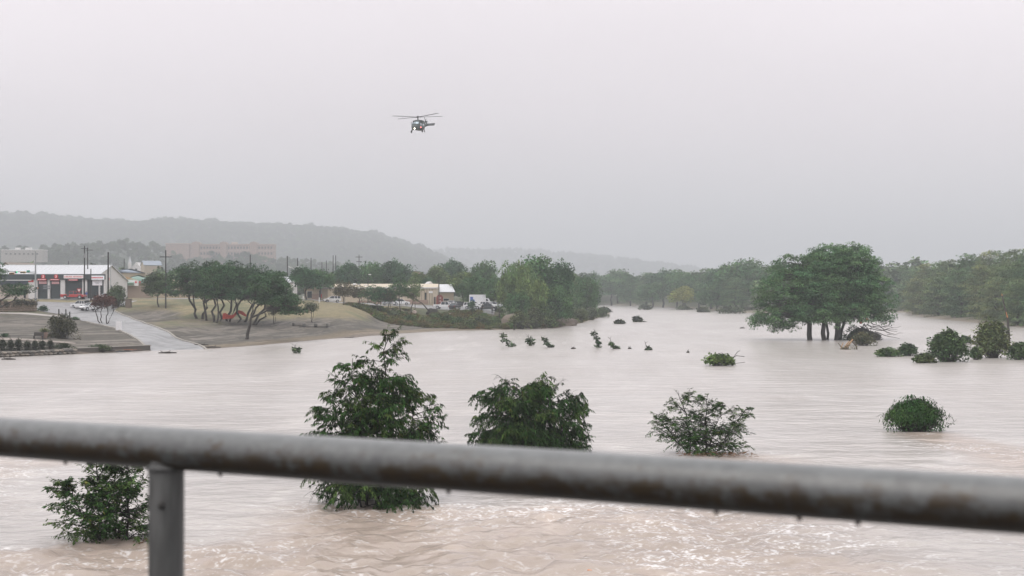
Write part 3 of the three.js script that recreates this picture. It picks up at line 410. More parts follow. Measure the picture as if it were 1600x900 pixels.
  for (const [px, py, w, label] of [[896, 545, 7, 'small dark log drifting left of the tallest leaning tree'], [984, 545, 5, 'small dark drift lump between the two low tufts'], [1005, 503, 12, 'low drift pile in the distant water'], [1160, 513, 8, 'thin drift branch left of the big cypress clump'], [1075, 551, 4, 'tiny twig poking out of open water'], [14, 562, 22, 'dark driftwood log at the left edge of the water'], [262, 552, 28, 'dark driftwood lying at the foot of the paved ramp']]) {
    const q = onWater(px, py), k = -q.z / F, rr = rng(px), g = [tube([V(-w * k / 2, 0.03, 0), V(0, 0.14, 0.2), V(w * k / 2, 0.08, 0)], [0.12, 0.16, 0.07], 6), tube([V(0, 0.1, 0.1), V(w * k * 0.2, 0.5, 0)], [0.06, 0.02], 4), tube([V(-w * k * 0.2, 0.1, 0.1), V(-w * k * 0.4, 0.4, 0.2)], [0.06, 0.02], 4)];
    solo('driftwood', g, M.bark, label, 'driftwood', q, (rr() - 0.5) * 0.6);
  }
  for (const [seed, px, py, w, h, label] of [[131, 945, 488, 22, 10, 'green bush on the low point where the left bank ends'], [132, 968, 506, 14, 6, 'small bush in the water left of two others in the far channel'], [133, 996, 503, 14, 9, 'small upright bush in the middle of the far channel'], [134, 1008, 484, 24, 10, 'dark bush at the mouth of the far channel'], [135, 1068, 484, 30, 8, 'low bush under the far trees, left of the yellowish tree'], [136, 1140, 490, 60, 13, 'long low thicket on the far bank beside the big cypress clump'], [137, 1098, 488, 26, 9, 'low grey green thicket on the far bank']]) {
    const q = onWater(px, py), k = -q.z / F; bush(seed, w * k * 0.72, h * k * 0.8, w * k * 0.45, 14, 50, { leaf: 0.9, col: [0.06, 0.09, 0.048], s: 0.26 }, label, q, 0);
  }
}
// ------------------------------------------------------------------ the clump of big cypresses in mid river
{
  const base = onWater(1290, 531), k = -base.z / F;   // metres per pixel at that distance
  const clumpTree = (seed, px, dz, top, rx, crownX, leanX, rad, label, more = [], extra = {}) => {
    const h = (531 - top) * k, x0 = (px - 1290) * k, pos = V(base.x + x0, 0, base.z + dz), cx = crownX * k, y1 = h * 0.47, y2 = h * 0.74;
    const [w, l] = treeGeo(seed, { stems: [[0, 0, leanX * k, h * 0.8, 0, rad]], crowns: [[cx, h * 0.31, 0, rx * k, h * 0.21, rx * k * 0.9, 96], [cx * 0.9, h * 0.55, 0.3, rx * k * 1.02, h * 0.2, rx * k * 0.9, 80], [cx * 0.7, h * 0.77, 0, rx * k * 0.8, h * 0.22, rx * k * 0.75, 70], ...more.map(([a, b, c, d, n]) => [a * k, b * k, 0.4, c * k, d * k, 4, n])], lobe: 1.25, flat: 0.42, leaves: 110, leaf: 0.42, wide: 0.36, low: -0.7, droop: 0.35, up: 0.35, col: GREEN.cyp, ragged: 0.25, limbs: 2, arch: 0.12, wob: 0.06, sprays: 44, sink: 1.5, ...extra });
    const t = thing('cypress', label, 'tree', pos); part('trunk', w, M.bark, t); part('crown', l, M.leaf, t);
  };
  clumpTree(201, 1267, 0, 392, 78, -30, -12, 0.52, 'leftmost big cypress of the clump, with a thick trunk and wide low branches', [[-66, 30, 34, 13, 20], [-40, 22, 20, 8, 10]]);
  clumpTree(202, 1287, 1.5, 384, 52, -8, -4, 0.46, 'second big cypress from the left in the clump in mid river');
  clumpTree(203, 1295, -2, 374, 46, 6, 4, 0.26, 'thin-trunked cypress in the middle of the clump in mid river');
  clumpTree(204, 1305, 0.5, 372, 54, 30, 16, 0.58, 'thickest and tallest cypress right of the middle of the clump in mid river');
  clumpTree(205, 1315, -1.5, 380, 58, 36, 24, 0.3, 'rightmost big cypress of the clump, beside the heap of drift branches');
  // drift heap against the clump
  const r = rng(41), hp = V(base.x + 58 * k, 0, base.z + 0.5), sticks = [], g = [];
  for (let i = 0; i < 150; i++) { const a = r() * 6.28, d = r() * 3.4, hh = (1 - d / 3.6) * 3.4; g.push(tube([V(Math.cos(a) * d, -0.2 + hh * r(), Math.sin(a) * d * 0.7), V(Math.cos(a) * d + (r() - 0.5) * 2.4, hh * (0.5 + 0.5 * r()), Math.sin(a) * d * 0.7 + (r() - 0.5))], [0.07 + 0.07 * r(), 0.03], 4)); }
  const heap = thing('drift_heap', 'dark heap of flood drift and branches against the right of the cypress clump', 'debris', hp); part('core', rock(r, 6.2, 4.2, 4, 2), std('drift', 0.035, 0.033, 0.028), heap); part('sticks', merged(g), M.bark, heap).userData.kind = 'stuff';
  for (const [x0, y0, x1, y1] of [[0.5, 3, 5.6, 0.9], [1, 2.2, 6.2, 1.6], [1.6, 2.6, 5.2, 2.4], [1.2, 3.4, 4.8, 1.2], [2, 1.6, 6.6, 0.3]]) { const b = limb(r, V(x0, y0, 0.5), V(x1, y1, 0.6), 0.09, 0.03, 0.15)[0], c = limb(r, V((x0 + x1) / 2, (y0 + y1) / 2, 0.5), V(x1 + 0.6, y1 + 1, 0.8), 0.05, 0.02, 0.2)[0]; part('bare_branch', merged([b, c]), M.bark, heap); }
  const red = std('red_scrap', 0.5, 0.06, 0.05); for (const [x, y] of [[0.2, 3.9], [-1.0, 3.3]]) part('red_scrap', rock(r, 0.5, 0.5, 0.2).translate(x, y, 1.9), red, heap);
  { const L = new Leaves(); for (const [x, y, z, s] of [[-3, 1, 1, 1.3], [-2.2, 2, 1, 1], [-3.6, 0.4, 1.2, 0.9]]) clump(L, r, x, y, z, s, s * 0.8, s, 160, 0.34, [0.03, 0.056, 0.028]); part('foliage', L.geo(), M.leaf, heap); }
  bush(210, 34 * k, 17 * k, 3, 16, 110, { leaf: 0.32, col: [0.075, 0.09, 0.05], s: 0.26 }, 'pale olive bush in front of the dark drift heap', onWater(1349, 540), 0);
  const bp = onWater(1323, 546), q = -bp.z / F, bt = thing('broken_tree', 'splintered tree with pale raw wood sticking out of the water before the cypress clump', 'broken tree', bp);
  const raw = std('raw_wood', 0.42, 0.27, 0.16); for (const [x0, y0, x1, y1, w0] of [[-2, 1, 9, 16, 0.2], [-5, 1, 3, 13, 0.14], [-9, 2, -6, 11, 0.1]]) part('splinter', tube([V(x0 * q, y0 * q, 0), V(x1 * q, y1 * q, 0.2)], [w0, w0 * 0.6], 6), raw, bt);
  part('stump', [rock(r, 1.3, 0.6, 0.9).translate(-3 * q, 0.1, 0), tube([V(-6 * q, 0, 0), V(-14 * q, 11 * q, 0)], [0.1, 0.03], 5), tube([V(9 * q, 12 * q, 0), V(15 * q, 5 * q, 0.1), V(16 * q, -6 * q, 0.1)], [0.09, 0.12, 0.12], 5)], std('stump_wood', 0.09, 0.066, 0.046), bt);
  { const L = new Leaves(); clump(L, r, 2 * q, 2 * q, 0.3, 1.2, 0.5, 0.8, 90, 0.3, [0.06, 0.07, 0.035]); part('foliage', L.geo(), M.leaf, bt); }
  // the snag at the right
  const sp = onWater(1577, 533), w = -sp.z / F, sn = thing('broken_snag', 'tall dead snag with an orange split standing out of the water at the right', 'snag', sp);
  part('trunk', [tube([V(0, -6 * w, 0), V(-1 * w, 14 * w, 0), V(-3 * w, 38 * w, 0)], [0.26, 0.24, 0.2], 7), tube([V(-3 * w, 36 * w, 0), V(-8 * w, 56 * w, 0), V(-11 * w, 72 * w, 0)], [0.2, 0.13, 0.08], 6)], M.bark, sn);
  part('raw_split', tube([V(-3.4 * w, 37 * w, 0.16), V(-5.6 * w, 46 * w, 0.14)], [0.14, 0.05], 5), std('orange_wood', 0.5, 0.24, 0.1), sn); part('raw_split', tube([V(-11 * w, 71 * w, 0), V(-12 * w, 74 * w, 0.05)], [0.1, 0.06], 5), M.orange_wood, sn);
  part('twigs', [limb(r, V(-11 * w, 72 * w, 0), V(-3 * w, 70 * w, 0), 0.05, 0.02, 0.2)[0], limb(r, V(-11 * w, 72 * w, 0), V(-15 * w, 66 * w, 0), 0.05, 0.02, 0.2)[0], limb(r, V(-10 * w, 69 * w, 0), V(-5 * w, 74 * w, 0), 0.04, 0.02, 0.2)[0]], M.paleBark, sn);
}
// ------------------------------------------------------------------ roads, paths and walls on the left bank
const gp = (px, py) => onGround(px, py, 150);
function strip(name, left, right, mat, label, dy = 0.07, cols = 10, rows = 46) {   // a paved strip laid on the ground between two edges
  const L = new THREE.CatmullRomCurve3(left, false, 'centripetal').getPoints(rows), R = new THREE.CatmullRomCurve3(right, false, 'centripetal').getPoints(rows), pos = [], uv = [], idx = [];
  for (let j = 0; j <= rows; j++) for (let i = 0; i <= cols; i++) { const x = lerp(L[j].x, R[j].x, i / cols), z = lerp(L[j].z, R[j].z, i / cols); pos.push(x, Math.max(ground(x, z), -0.3) + dy, z); uv.push(x / 14, z / 14); }
  for (let j = 0; j < rows; j++) for (let i = 0; i < cols; i++) { const a = j * (cols + 1) + i; idx.push(a, a + cols + 1, a + 1, a + 1, a + cols + 1, a + cols + 2); }
  const m = part(name, geo(pos, idx, { uv: [uv, 2] }), mat); return tag(m, label, null, null, 'structure');
}
function kerb(pts, w, h, mat, label, name = 'kerb') {
  const c = new THREE.CatmullRomCurve3(pts, false, 'centripetal').getPoints(50), pos = [], idx = [];
  c.forEach((p, j) => { const a = c[Math.max(0, j - 1)], b = c[Math.min(50, j + 1)], nx = -(b.z - a.z), nz = b.x - a.x, l = Math.hypot(nx, nz) || 1, y = Math.max(-0.2, ground(p.x, p.z)); for (const [s, v] of [[-1, -0.3], [-1, h], [1, h], [1, -0.3]]) pos.push(p.x + nx / l * s * w / 2, y + v, p.z + nz / l * s * w / 2); });
  for (let j = 0; j < 50; j++) for (let k = 0; k < 3; k++) { const a = j * 4 + k; idx.push(a, a + 4, a + 1, a + 1, a + 4, a + 5); }
  const g = geo(pos, idx).toNonIndexed(); g.computeVertexNormals(); const m = part(numbered(name), g, mat); return tag(m, label, null, null, 'structure');
}
const wet = new THREE.MeshPhysicalMaterial({ map: mottle(3, 0.16, 0.28, 10), roughness: 0.42, side: THREE.DoubleSide }); wet.name = 'wet_paving';
const tarmac = new THREE.MeshPhysicalMaterial({ map: mottle(4, 0.13, 0.22, 10), roughness: 0.35, side: THREE.DoubleSide }); tarmac.name = 'wet_tarmac';
std('concrete', 0.3, 0.28, 0.25); std('pavement', 0.36, 0.33, 0.3, 0.7);
strip('ramp', [gp(96, 492), gp(133, 503), gp(180, 514), gp(214, 531), gp(233, 545), onWater(246, 552)], [gp(178, 486), gp(202, 496), gp(232, 508), gp(266, 522), gp(305, 538), onWater(330, 549)], wet, 'wet paved ramp running down into the flood');
strip('car_park', [gp(40, 471), gp(50, 479), gp(66, 487), gp(96, 491.5)], [gp(215, 470), gp(195, 477), gp(182, 483), gp(178, 485.5)], tarmac, 'wet car park before the garage', 0.075);
strip('road', [standAt(-60, 338), standAt(40, 338), standAt(185, 338), standAt(290, 345), standAt(420, 372), standAt(520, 384), standAt(620, 380)], [standAt(-60, 346), standAt(40, 346), standAt(185, 347), standAt(290, 356), standAt(420, 384), standAt(520, 397), standAt(620, 398)], wet, 'wet road along the top of the bank', 0.07, 6, 80);
strip('parking_strip', [standAt(612, 378), standAt(660, 367), standAt(710, 362), standAt(772, 360)], [standAt(612, 399), standAt(660, 402), standAt(710, 404), standAt(775, 400)], tarmac, 'wet parking strip on top of the bank', 0.09, 8, 40);
kerb([gp(178, 486), gp(202, 496), gp(232, 508), gp(266, 522), gp(305, 538), onWater(330, 548)], 0.35, 0.22, M.concrete, 'pale kerb along the grass side of the ramp');
kerb([gp(133, 503), gp(180, 514), gp(214, 531), gp(232, 544)], 0.35, 0.2, M.concrete, 'kerb along the left side of the ramp');
strip('footpath', [gp(-6, 490.8), gp(30, 491.6), gp(62, 493.6), gp(95, 497), gp(118, 500)], [gp(-6, 488), gp(30, 489), gp(62, 491), gp(95, 494), gp(118, 497.5)], M.pavement, 'pale footpath above the flooded garden', 0.08, 3);
strip('garden_path', [gp(-6, 532), gp(40, 532.5), gp(80, 535), gp(118, 538)], [gp(-6, 528), gp(40, 530), gp(80, 533), gp(118, 536)], std('path', 0.27, 0.23, 0.2), 'muddy garden path behind the row of small shrubs', 0.06, 3);
{
  const r = rng(61);
  // stone terrace at the waterline
  const stone = ['stone_a', 'stone_b', 'stone_c'].map((n, i) => std(n, [0.17, 0.24, 0.11][i], [0.155, 0.21, 0.105][i], [0.135, 0.175, 0.095][i], 0.9));
  const a = onWater(-8, 558.6), b = onWater(118, 553), t = thing('terrace_wall', 'low stacked stone wall at the waterline in the lower left', 'wall', a), L = b.clone().sub(a), n = 17;
  for (let c = 0; c < 2; c++) for (let i = 0; i < n; i++) { const w = L.length() / n, s = part('stone', rock(r, w * (0.95 + 0.25 * r()), 0.36 + 0.1 * r(), 0.9), stone[(i * 2 + c + (r() < 0.4)) % 3], t); s.position.set(L.x * (i + 0.5 + 0.4 * c) / n, 0.22 + 0.36 * c, L.z * (i + 0.5) / n + 0.2 - 0.3 * c); s.rotation.y = Math.atan2(-L.z, L.x); }
  const c0 = onWater(100, 553.5), c1 = onWater(234, 547.5), w = thing('retaining_wall', 'low dark retaining wall with a concrete coping left of the ramp', 'wall', c0), d = c1.clone().sub(c0), ang = Math.atan2(-d.z, d.x);
  part('wall_face', box(d.length(), 0.8, 0.3, d.length() / 2, 0.35, 0), std('old_wall', 0.1, 0.09, 0.078), w); part('coping', box(d.length() + 0.2, 0.12, 0.5, d.length() / 2, 0.81, 0), M.concrete, w); w.rotation.y = ang;
  // planks and boards washed up
  for (const [px, py, col, ry, len, label] of [[166, 551, [0.05, 0.045, 0.04], 0.1, 2.6, 'dark washed-up plank, leftmost of the boards below the retaining wall'], [182, 550.5, [0.3, 0.25, 0.21], -0.15, 2.4, 'pale washed-up board below the retaining wall'], [193, 552, [0.04, 0.05, 0.055], 0.3, 2.2, 'dark blue grey board lowest in the pile by the retaining wall'], [203, 549.5, [0.34, 0.16, 0.1], -0.25, 2.3, 'reddish washed-up board beside the ramp end'], [212, 550, [0.14, 0.1, 0.08], 0.6, 1.8, 'brown tilted board, rightmost of the boards by the ramp']]) { const p = onWater(px, py); p.y = 0.28; solo('washed_up_board', [box(len, 0.07, 0.3, 0, 0, 0, 0, 0.2, 0.1 * ry), box(len * 0.8, 0.06, 0.26, 0.2, 0.07, 0.2, 0.25, -0.1, -0.1 * ry)], std('board' + px, ...col), label, 'board', p, ry); }
  for (const [px, py, len, label] of [[315, 540, 2.2, 'dark stick stranded where the ramp kerb meets the water'], [332, 544, 2.6, 'bent dark branch stranded at the end of the ramp'], [548, 528, 3.2, 'dark log at the waterline beyond the picnic bench'], [672, 521, 2, 'short pale log at the waterline before the wild bank'], [692, 505, 4, 'pale plank lying at the foot of the wild bank']]) { const p = gp(px, py); solo('stranded_log', [tube([V(-len / 2, 0.12, 0), V(0, 0.18, 0.2), V(len / 2, 0.12, 0)], [0.13, 0.14, 0.07], 6), tube([V(0.2, 0.15, 0.1), V(0.6, 0.5, 0)], [0.06, 0.02], 4)], py === 505 || px === 672 ? M.concrete : M.bark, label, 'log', p, 0.15); }
  // rough stone wall with creeper, upper left
  const wa = gp(-10, 487.5), wb = gp(57, 486.5), sw = thing('rubble_wall', 'rough stone wall under dark creeper at the left edge', 'wall', wa), wl = wb.clone().sub(wa); const rocks = [];
  for (let i = 0; i < 34; i++) for (let j = 0; j < 5; j++) rocks.push(rock(r, 0.42 + 0.2 * r(), 0.5, 0.6).translate((i + 0.5 * (j % 2)) / 34 * wl.length(), 0.2 + j * 0.42, (r() - 0.5) * 0.12));
  sw.rotation.y = Math.atan2(-wl.z, wl.x); part('stones', merged(rocks), std('wall_stone', 0.27, 0.21, 0.16), sw).userData.kind = 'stuff';
  { const LV = new Leaves(); for (let i = 0; i < 46; i++) clump(LV, r, r() * wl.length(), 1.2 + r() * 1.1, 0.3, 0.6, 0.5, 0.3, 34, 0.26, [0.035, 0.045, 0.032]); part('creeper', LV.geo(), M.leaf, sw); }
  bush(301, 2.2, 1.0, 1.4, 9, 70, { leaf: 0.26, col: GREEN.dark, s: 0.3 }, 'small dark shrub at the right end of the rubble wall', gp(67, 486), 0);
  // pillar of stone beside the round shrub
  const pl = thing('stone_pillar', 'squat brown stone pillar right of the round green shrub', 'pillar', gp(201, 481)); part('shaft', box(1.15, 1.9, 1.0, 0, 0.9, 0), std('pillar_stone', 0.16, 0.125, 0.1), pl); part('cap', box(1.35, 0.16, 1.2, 0, 1.93, 0), std('cap_stone', 0.2, 0.17, 0.145), pl);
  // garden things
  bush(302, 4.4, 3.3, 3.4, 34, 130, { leaf: 0.24, col: [0.05, 0.058, 0.034], s: 0.24 }, 'large rounded olive brown shrub in the flooded garden', gp(97, 529), 0);
  bush(303, 2.0, 1.5, 1.6, 10, 90, { leaf: 0.24, col: [0.045, 0.06, 0.034], s: 0.3 }, 'small dark shrub upper left of the large rounded shrub', gp(85, 508), 0);
  bush(304, 2.4, 0.75, 1.6, 10, 90, { leaf: 0.2, col: [0.085, 0.1, 0.035], s: 0.3 }, 'low yellow green plant in front of the large rounded shrub', gp(86, 528), 0);
  { const t2 = thing('potted_plant', 'yellow green yucca in a pale pot in the flooded garden', 'potted plant', gp(69, 529)); part('pot', new THREE.LatheGeometry([[0, 0], [0.42, 0], [0.58, 0.9], [0.62, 0.95], [0.5, 0.95]].map(([x, y]) => new THREE.Vector2(x, y)), 16), std('pot', 0.34, 0.24, 0.2), t2); const LV = new Leaves(); for (let i = 0; i < 150; i++) { const a2 = r() * 6.28, e = 0.2 + r() * 0.9, q = Math.cos(e); LV.add(0, 0.9, 0, Math.cos(a2) * q, Math.sin(e) * 0.8, Math.sin(a2) * q, 0.9 + 0.4 * r(), 0.09, 0, 1, 0.3, 0.1, 0.115, 0.04); } part('leaves', LV.geo(), M.leaf, t2); }
  { const t2 = thing('garden_bench', 'dark garden bench left of the potted yucca', 'bench', gp(60, 530)); const bm = std('dark_wood', 0.05, 0.045, 0.04); part('seat', box(1.5, 0.08, 0.5, 0, 0.48, 0), bm, t2); part('backrest', box(1.5, 0.5, 0.07, 0, 0.78, -0.26, 0, -0.15), bm, t2); for (const x of [-0.65, 0.65]) part('leg', box(0.1, 0.46, 0.45, x, 0.22, 0), bm, t2); }
  bush(305, 1.3, 0.6, 0.9, 7, 70, { leaf: 0.16, col: GREEN.dark, s: 0.3 }, 'low dark drift clump left of the small shrub row', gp(8, 527), 0);
  const row = [], W = (i) => ['leftmost', 'second from the left', 'third from the left', 'middle one', 'third from the right', 'second from the right', 'rightmost'][i] + ' of the seven small dark conifers along the garden wall'; [[4, 548, 16], [17, 547.5, 15], [29, 547.5, 17], [42.5, 547, 13], [54.5, 547, 13], [66, 546.5, 12], [79, 546, 12]].forEach(([px, py, h], i) => { const p = gp(px, py), k = -p.z / F; if (i === 0) row.push(bush(310, 1.05, h * k, 0.9, 14, 80, { leaf: 0.17, col: [0.034, 0.046, 0.03], s: 0.3, flat: 1 }, W(i), p, 0, 'row of small conifers along the garden wall', 'shrub', 'small_conifer')); else copyOf(row[0], W(i), p, i * 1.3, V(1, h / 16, 1)); });
  bush(311, 3.2, 0.8, 1.4, 12, 90, { leaf: 0.2, col: [0.036, 0.056, 0.03], s: 0.3 }, 'low dark hedge clump at the right end of the small conifer row', gp(98, 545.5), 0);
  bush(312, 3.6, 0.95, 1.2, 12, 90, { leaf: 0.2, col: [0.04, 0.07, 0.032], s: 0.3 }, 'leafy clump growing at the foot of the retaining wall', gp(156, 548.5), 0);
  // bollards and the box sign
  const wood = std('post_wood', 0.05, 0.048, 0.045); let b0 = null; for (const [px, py, label] of [[92, 493.5, 'short dark wooden post, leftmost of three beside the car park'], [103, 494, 'short dark wooden post, thinnest and middle of three beside the car park'], [109, 498, 'short dark wooden post, rightmost and nearest of three beside the car park']]) { const p = gp(px, py); if (!b0) { b0 = thing('bollard', label, 'bollard', p); part('post', cyl(0.14, 0.13, 1.35, 0, -0.1, 0, 8), wood, b0); part('cap', cyl(0.15, 0.1, 0.1, 0, 1.25, 0, 8), wood, b0); } else copyOf(b0, label, p); }
  bush(313, 1.5, 0.55, 0.8, 7, 70, { leaf: 0.16, col: GREEN.dark, s: 0.3 }, 'small dark clump right of the wooden posts', gp(117, 500), 0);
  { const t2 = thing('box_sign', 'plain white upright box beside the ramp', 'box', gp(186, 517)); part('panel', box(0.95, 1.55, 0.5, 0, 0.85, 0), std('white_panel', 0.72, 0.71, 0.72, 0.5), t2); part('plinth', box(1.02, 0.1, 0.58, 0, 0.05, 0), M.concrete, t2); }
  // picnic tables
  { const pt = thing('picnic_table', 'low half-buried picnic table and benches on the silt, left one', 'picnic table', gp(484, 511)); for (const [nm, w2, y, z] of [['table_top', 3.4, 0.72, 0], ['bench_seat', 3.4, 0.42, 0.75], ['bench_seat', 3.4, 0.42, -0.75]]) part(nm, box(w2, 0.08, nm === 'table_top' ? 0.8 : 0.3, 0, y, z), M.concrete, pt); for (const x of [-1.1, 1.1]) part('support', box(0.25, 0.7, 1.6, x, 0.3, 0), std('dark_support', 0.05, 0.048, 0.045), pt); copyOf(pt, 'low half-buried picnic table on the silt, right one', gp(503, 511), 0.06); copyOf(pt, 'faint low picnic table left of the two others on the silt', gp(466, 509), 0, V(0.9, 0.8, 1)); }
}
// ------------------------------------------------------------------ trees of the park
const OAK = { lobe: 0.95, flat: 0.55, leaves: 120, leaf: 0.3, wide: 0.55, col: GREEN.oak, ragged: 0.3, limbs: 1, limbR: 1.15, low: -0.5, up: 0.3, wob: 0.16, arch: 0.1 };
{
  const oak = (seed, px, py, topPy, crownPx, wPx, lean, label, fork = false) => {
    const p = gp(px, py), k = -p.z / F, h = (py - topPy) * k, cx = (crownPx - px) * k, rx = wPx * k / 2, st = [[0, 0, cx * 0.55 + lean * k, h * 0.6, 0, 0.27]]; if (fork) st.push([0.35, 0.1, cx * 0.6 + (lean + 10) * k, h * 0.55, 0.3, 0.2]);
    const [w, l] = treeGeo(seed, { ...OAK, stems: st, crowns: [[cx, h * 0.68, 0, rx, h * 0.31, rx * 0.85, 60], [cx * 1.1, h * 0.46, 0.4, rx * 1.05, h * 0.22, rx * 0.9, 44]], sink: 0.5 });
    const t = thing('live_oak', label, 'tree', p); part('trunk', w, M.bark, t); part('crown', l, M.leaf, t);
  };
  oak(401, 308, 498, 405, 296, 78, -10, 'live oak with a trunk leaning left, leftmost tree of the park grove', true);
  oak(402, 316, 499, 410, 326, 60, 2, 'slim live oak, second trunk from the left in the park grove');
  oak(403, 323, 501, 403, 330, 62, -2, 'thin crooked live oak, third trunk from the left in the park grove');
  oak(404, 335, 504, 406, 344, 64, -6, 'live oak with a forked bent trunk in the left half of the park grove', true);
  oak(405, 342, 502, 408, 352, 62, 3, 'live oak with a straight dark trunk in the middle of the park grove');
  oak(406, 355, 502, 406, 366, 66, 4, 'live oak behind the left end of the red netting', true);
  oak(407, 369, 504, 410, 384, 64, 5, 'thin live oak standing in the red netting');
  oak(408, 380, 504, 413, 408, 70, 8, 'live oak at the right end of the red netting');
  oak(409, 394, 508, 418, 428, 74, 14, 'live oak leaning right behind the nearest leaning tree', true);
  // the nearest tree: leaning trunk, long limb to the right
  const p = gp(384, 530), k = -p.z / F, [w, l] = treeGeo(410, { ...OAK, stems: [[0, 0, 9 * k, 36 * k, 0, 0.34], [9 * k, 0, 58 * k, 54 * k, 0.2, 0.19, 34 * k], [9 * k, 0, 34 * k, 76 * k, -0.3, 0.18, 34 * k], [8.5 * k, 0.1, 16 * k, 66 * k, 0.4, 0.15, 33 * k]], crowns: [[48 * k, 60 * k, 0, 44 * k, 16 * k, 32 * k, 60], [34 * k, 82 * k, 0, 40 * k, 24 * k, 34 * k, 60], [70 * k, 44 * k, 0, 22 * k, 12 * k, 18 * k, 20]], sink: 0.4, wob: 0.07 });
  const t = thing('live_oak', 'nearest live oak of the park, its dark trunk leaning right over the silt', 'tree', p); part('trunk', w, M.bark, t); part('crown', l, M.leaf, t);
  // red netting strung between the trunks
  const net = std('red_netting', 0.62, 0.07, 0.045, 0.8), strands = [], pts = [[348, 503, 494], [352, 503, 493], [358, 503, 497], [364, 502, 497], [369, 497, 491], [374, 494, 489], [379, 497, 491], [385, 500, 497]];
  const lo = pts.map(([x, y]) => gp(x, 504).setY(at(x, y, 262).y)), hi = pts.map(([x, , y]) => gp(x, 504).setY(at(x, y, 262).y));
  const o = lo[0].clone(); for (let i = 0; i <= 10; i++) strands.push(tube(lo.map((q, j) => q.clone().lerp(hi[j], i / 10).sub(o)), 0.045, 4)); for (let i = 0; i < 7; i++) for (let q = 0; q < 6; q++) strands.push(tube([lo[i].clone().lerp(lo[i + 1], q / 6).sub(o), hi[i].clone().lerp(hi[i + 1], (q + 0.8) / 6).sub(o)], 0.045, 4));
  solo('safety_netting', merged(strands), net, 'torn red safety netting strung between the trunks of the grove', 'netting', o);
  // lone trees and shrubs of the park
  proto('round', 420, { h: 7, w: 6.6, stems: [[0, 0, 0, 3.4, 0, 0.16]], crowns: [[0, 4.3, 0, 2.9, 2.5, 2.9, 70]], lobe: 0.85, leaves: 110, leaf: 0.32, low: -0.75, col: [0.042, 0.076, 0.034] });
  const rt = gp(247, 480); tree('round', 'round_tree', 'neat round-headed small tree on the dry grass before the tan building', rt, (480 - 427) * -rt.z / F, 50 * -rt.z / F, 0.4);
  const cm = gp(160, 506), km = -cm.z / F; { const [w2, l2] = treeGeo(421, { stems: [[-0.3, 0, -1.2, 2.6, 0, 0.1], [-0.1, 0.1, -0.2, 2.9, 0.2, 0.09], [0.5, 0, 0.9, 2.8, 0, 0.1], [0.6, 0.1, 1.7, 2.4, -0.2, 0.08]], crowns: [[0.2, 3.3, 0, 2.3, 1.35, 2, 46]], lobe: 0.62, flat: 0.7, leaves: 70, leaf: 0.22, low: -0.55, col: GREEN.red, limbs: 1, ragged: 0.3 }); const t2 = thing('crape_myrtle', 'small dark red-leaved tree with several thin stems beside the ramp', 'tree', cm); part('trunk', w2, M.bark, t2); part('crown', l2, M.leaf, t2); t2.scale.setScalar(45 * km / 4.5); }
  const rs = gp(182, 479); bush(422, 34 * -rs.z / F, 30 * -rs.z / F, 4, 30, 130, { leaf: 0.3, col: [0.046, 0.08, 0.034], s: 0.24 }, 'big round green shrub in front of the garage gable', rs, 0);
  for (const [seed, px, py, w2, h2, label] of [[423, 427, 506, 24, 32, 'small leafy tree on a short thick stem right of the leaning oak'], [424, 486, 504, 26, 34, 'small thin tree behind the picnic tables']]) { const q = gp(px, py), k2 = -q.z / F, [a, b] = treeGeo(seed, { stems: [[0, 0, 0.1, h2 * k2 * 0.5, 0, 0.09], [0.2, 0, 0.5, h2 * k2 * 0.5, 0, 0.06]], crowns: [[0, h2 * k2 * 0.66, 0, w2 * k2 / 2, h2 * k2 * 0.32, w2 * k2 / 2, 26]], lobe: 0.5, leaves: 56, leaf: 0.26, low: -0.7, col: [0.05, 0.078, 0.04], ragged: 0.3 }); const t2 = thing('small_tree', label, 'tree', q); part('trunk', a, M.bark, t2); part('crown', b, M.leaf, t2); }
  // the oak that reaches in from the left edge
  { const q = gp(-34, 492), k2 = -q.z / F, [a, b] = treeGeo(425, { ...OAK, stems: [[0, 0, 30 * k2, 44 * k2, 0, 0.34], [0, 0, 60 * k2, 40 * k2, 0.4, 0.2], [0.1, 0, 56 * k2, 22 * k2, 0.3, 0.18]], crowns: [[6 * k2, 62 * k2, 0, 46 * k2, 22 * k2, 4, 44], [62 * k2, 36 * k2, 0.4, 26 * k2, 14 * k2, 2.4, 26]], wob: 0.05 }); const t2 = thing('live_oak', 'live oak reaching in from the left edge over the rubble wall', 'tree', q); part('trunk', a, M.bark, t2); part('crown', b, M.leaf, t2); }
}
// ------------------------------------------------------------------ buildings
std('white_wall', 0.62, 0.6, 0.59); std('dark_front', 0.035, 0.05, 0.055, 0.5); std('metal_roof', 0.5, 0.51, 0.53, 0.4); std('tan_wall', 0.42, 0.35, 0.26); std('tan_brick', 0.34, 0.27, 0.22); std('red_sign', 0.55, 0.05, 0.06, 0.5); std('white_sign', 0.75, 0.74, 0.74, 0.5); std('green_awning', 0.2, 0.3, 0.25, 0.6); std('orange_roof', 0.42, 0.27, 0.14); std('glass_dark', 0.025, 0.032, 0.038, 0.12); std('trim', 0.68, 0.67, 0.66); std('dark_trim', 0.06, 0.06, 0.06); std('pole_wood', 0.035, 0.032, 0.03, 0.9); std('pole_metal', 0.3, 0.31, 0.32, 0.5); std('brick_pink', 0.34, 0.245, 0.2);
function printed(w, h, draw) { const c = document.createElement('canvas'); c.width = w; c.height = h; const g = c.getContext('2d'); draw(g, w, h); const t = new THREE.CanvasTexture(c); t.colorSpace = THREE.SRGBColorSpace; return new THREE.MeshStandardMaterial({ map: t, roughness: 0.5 }); }
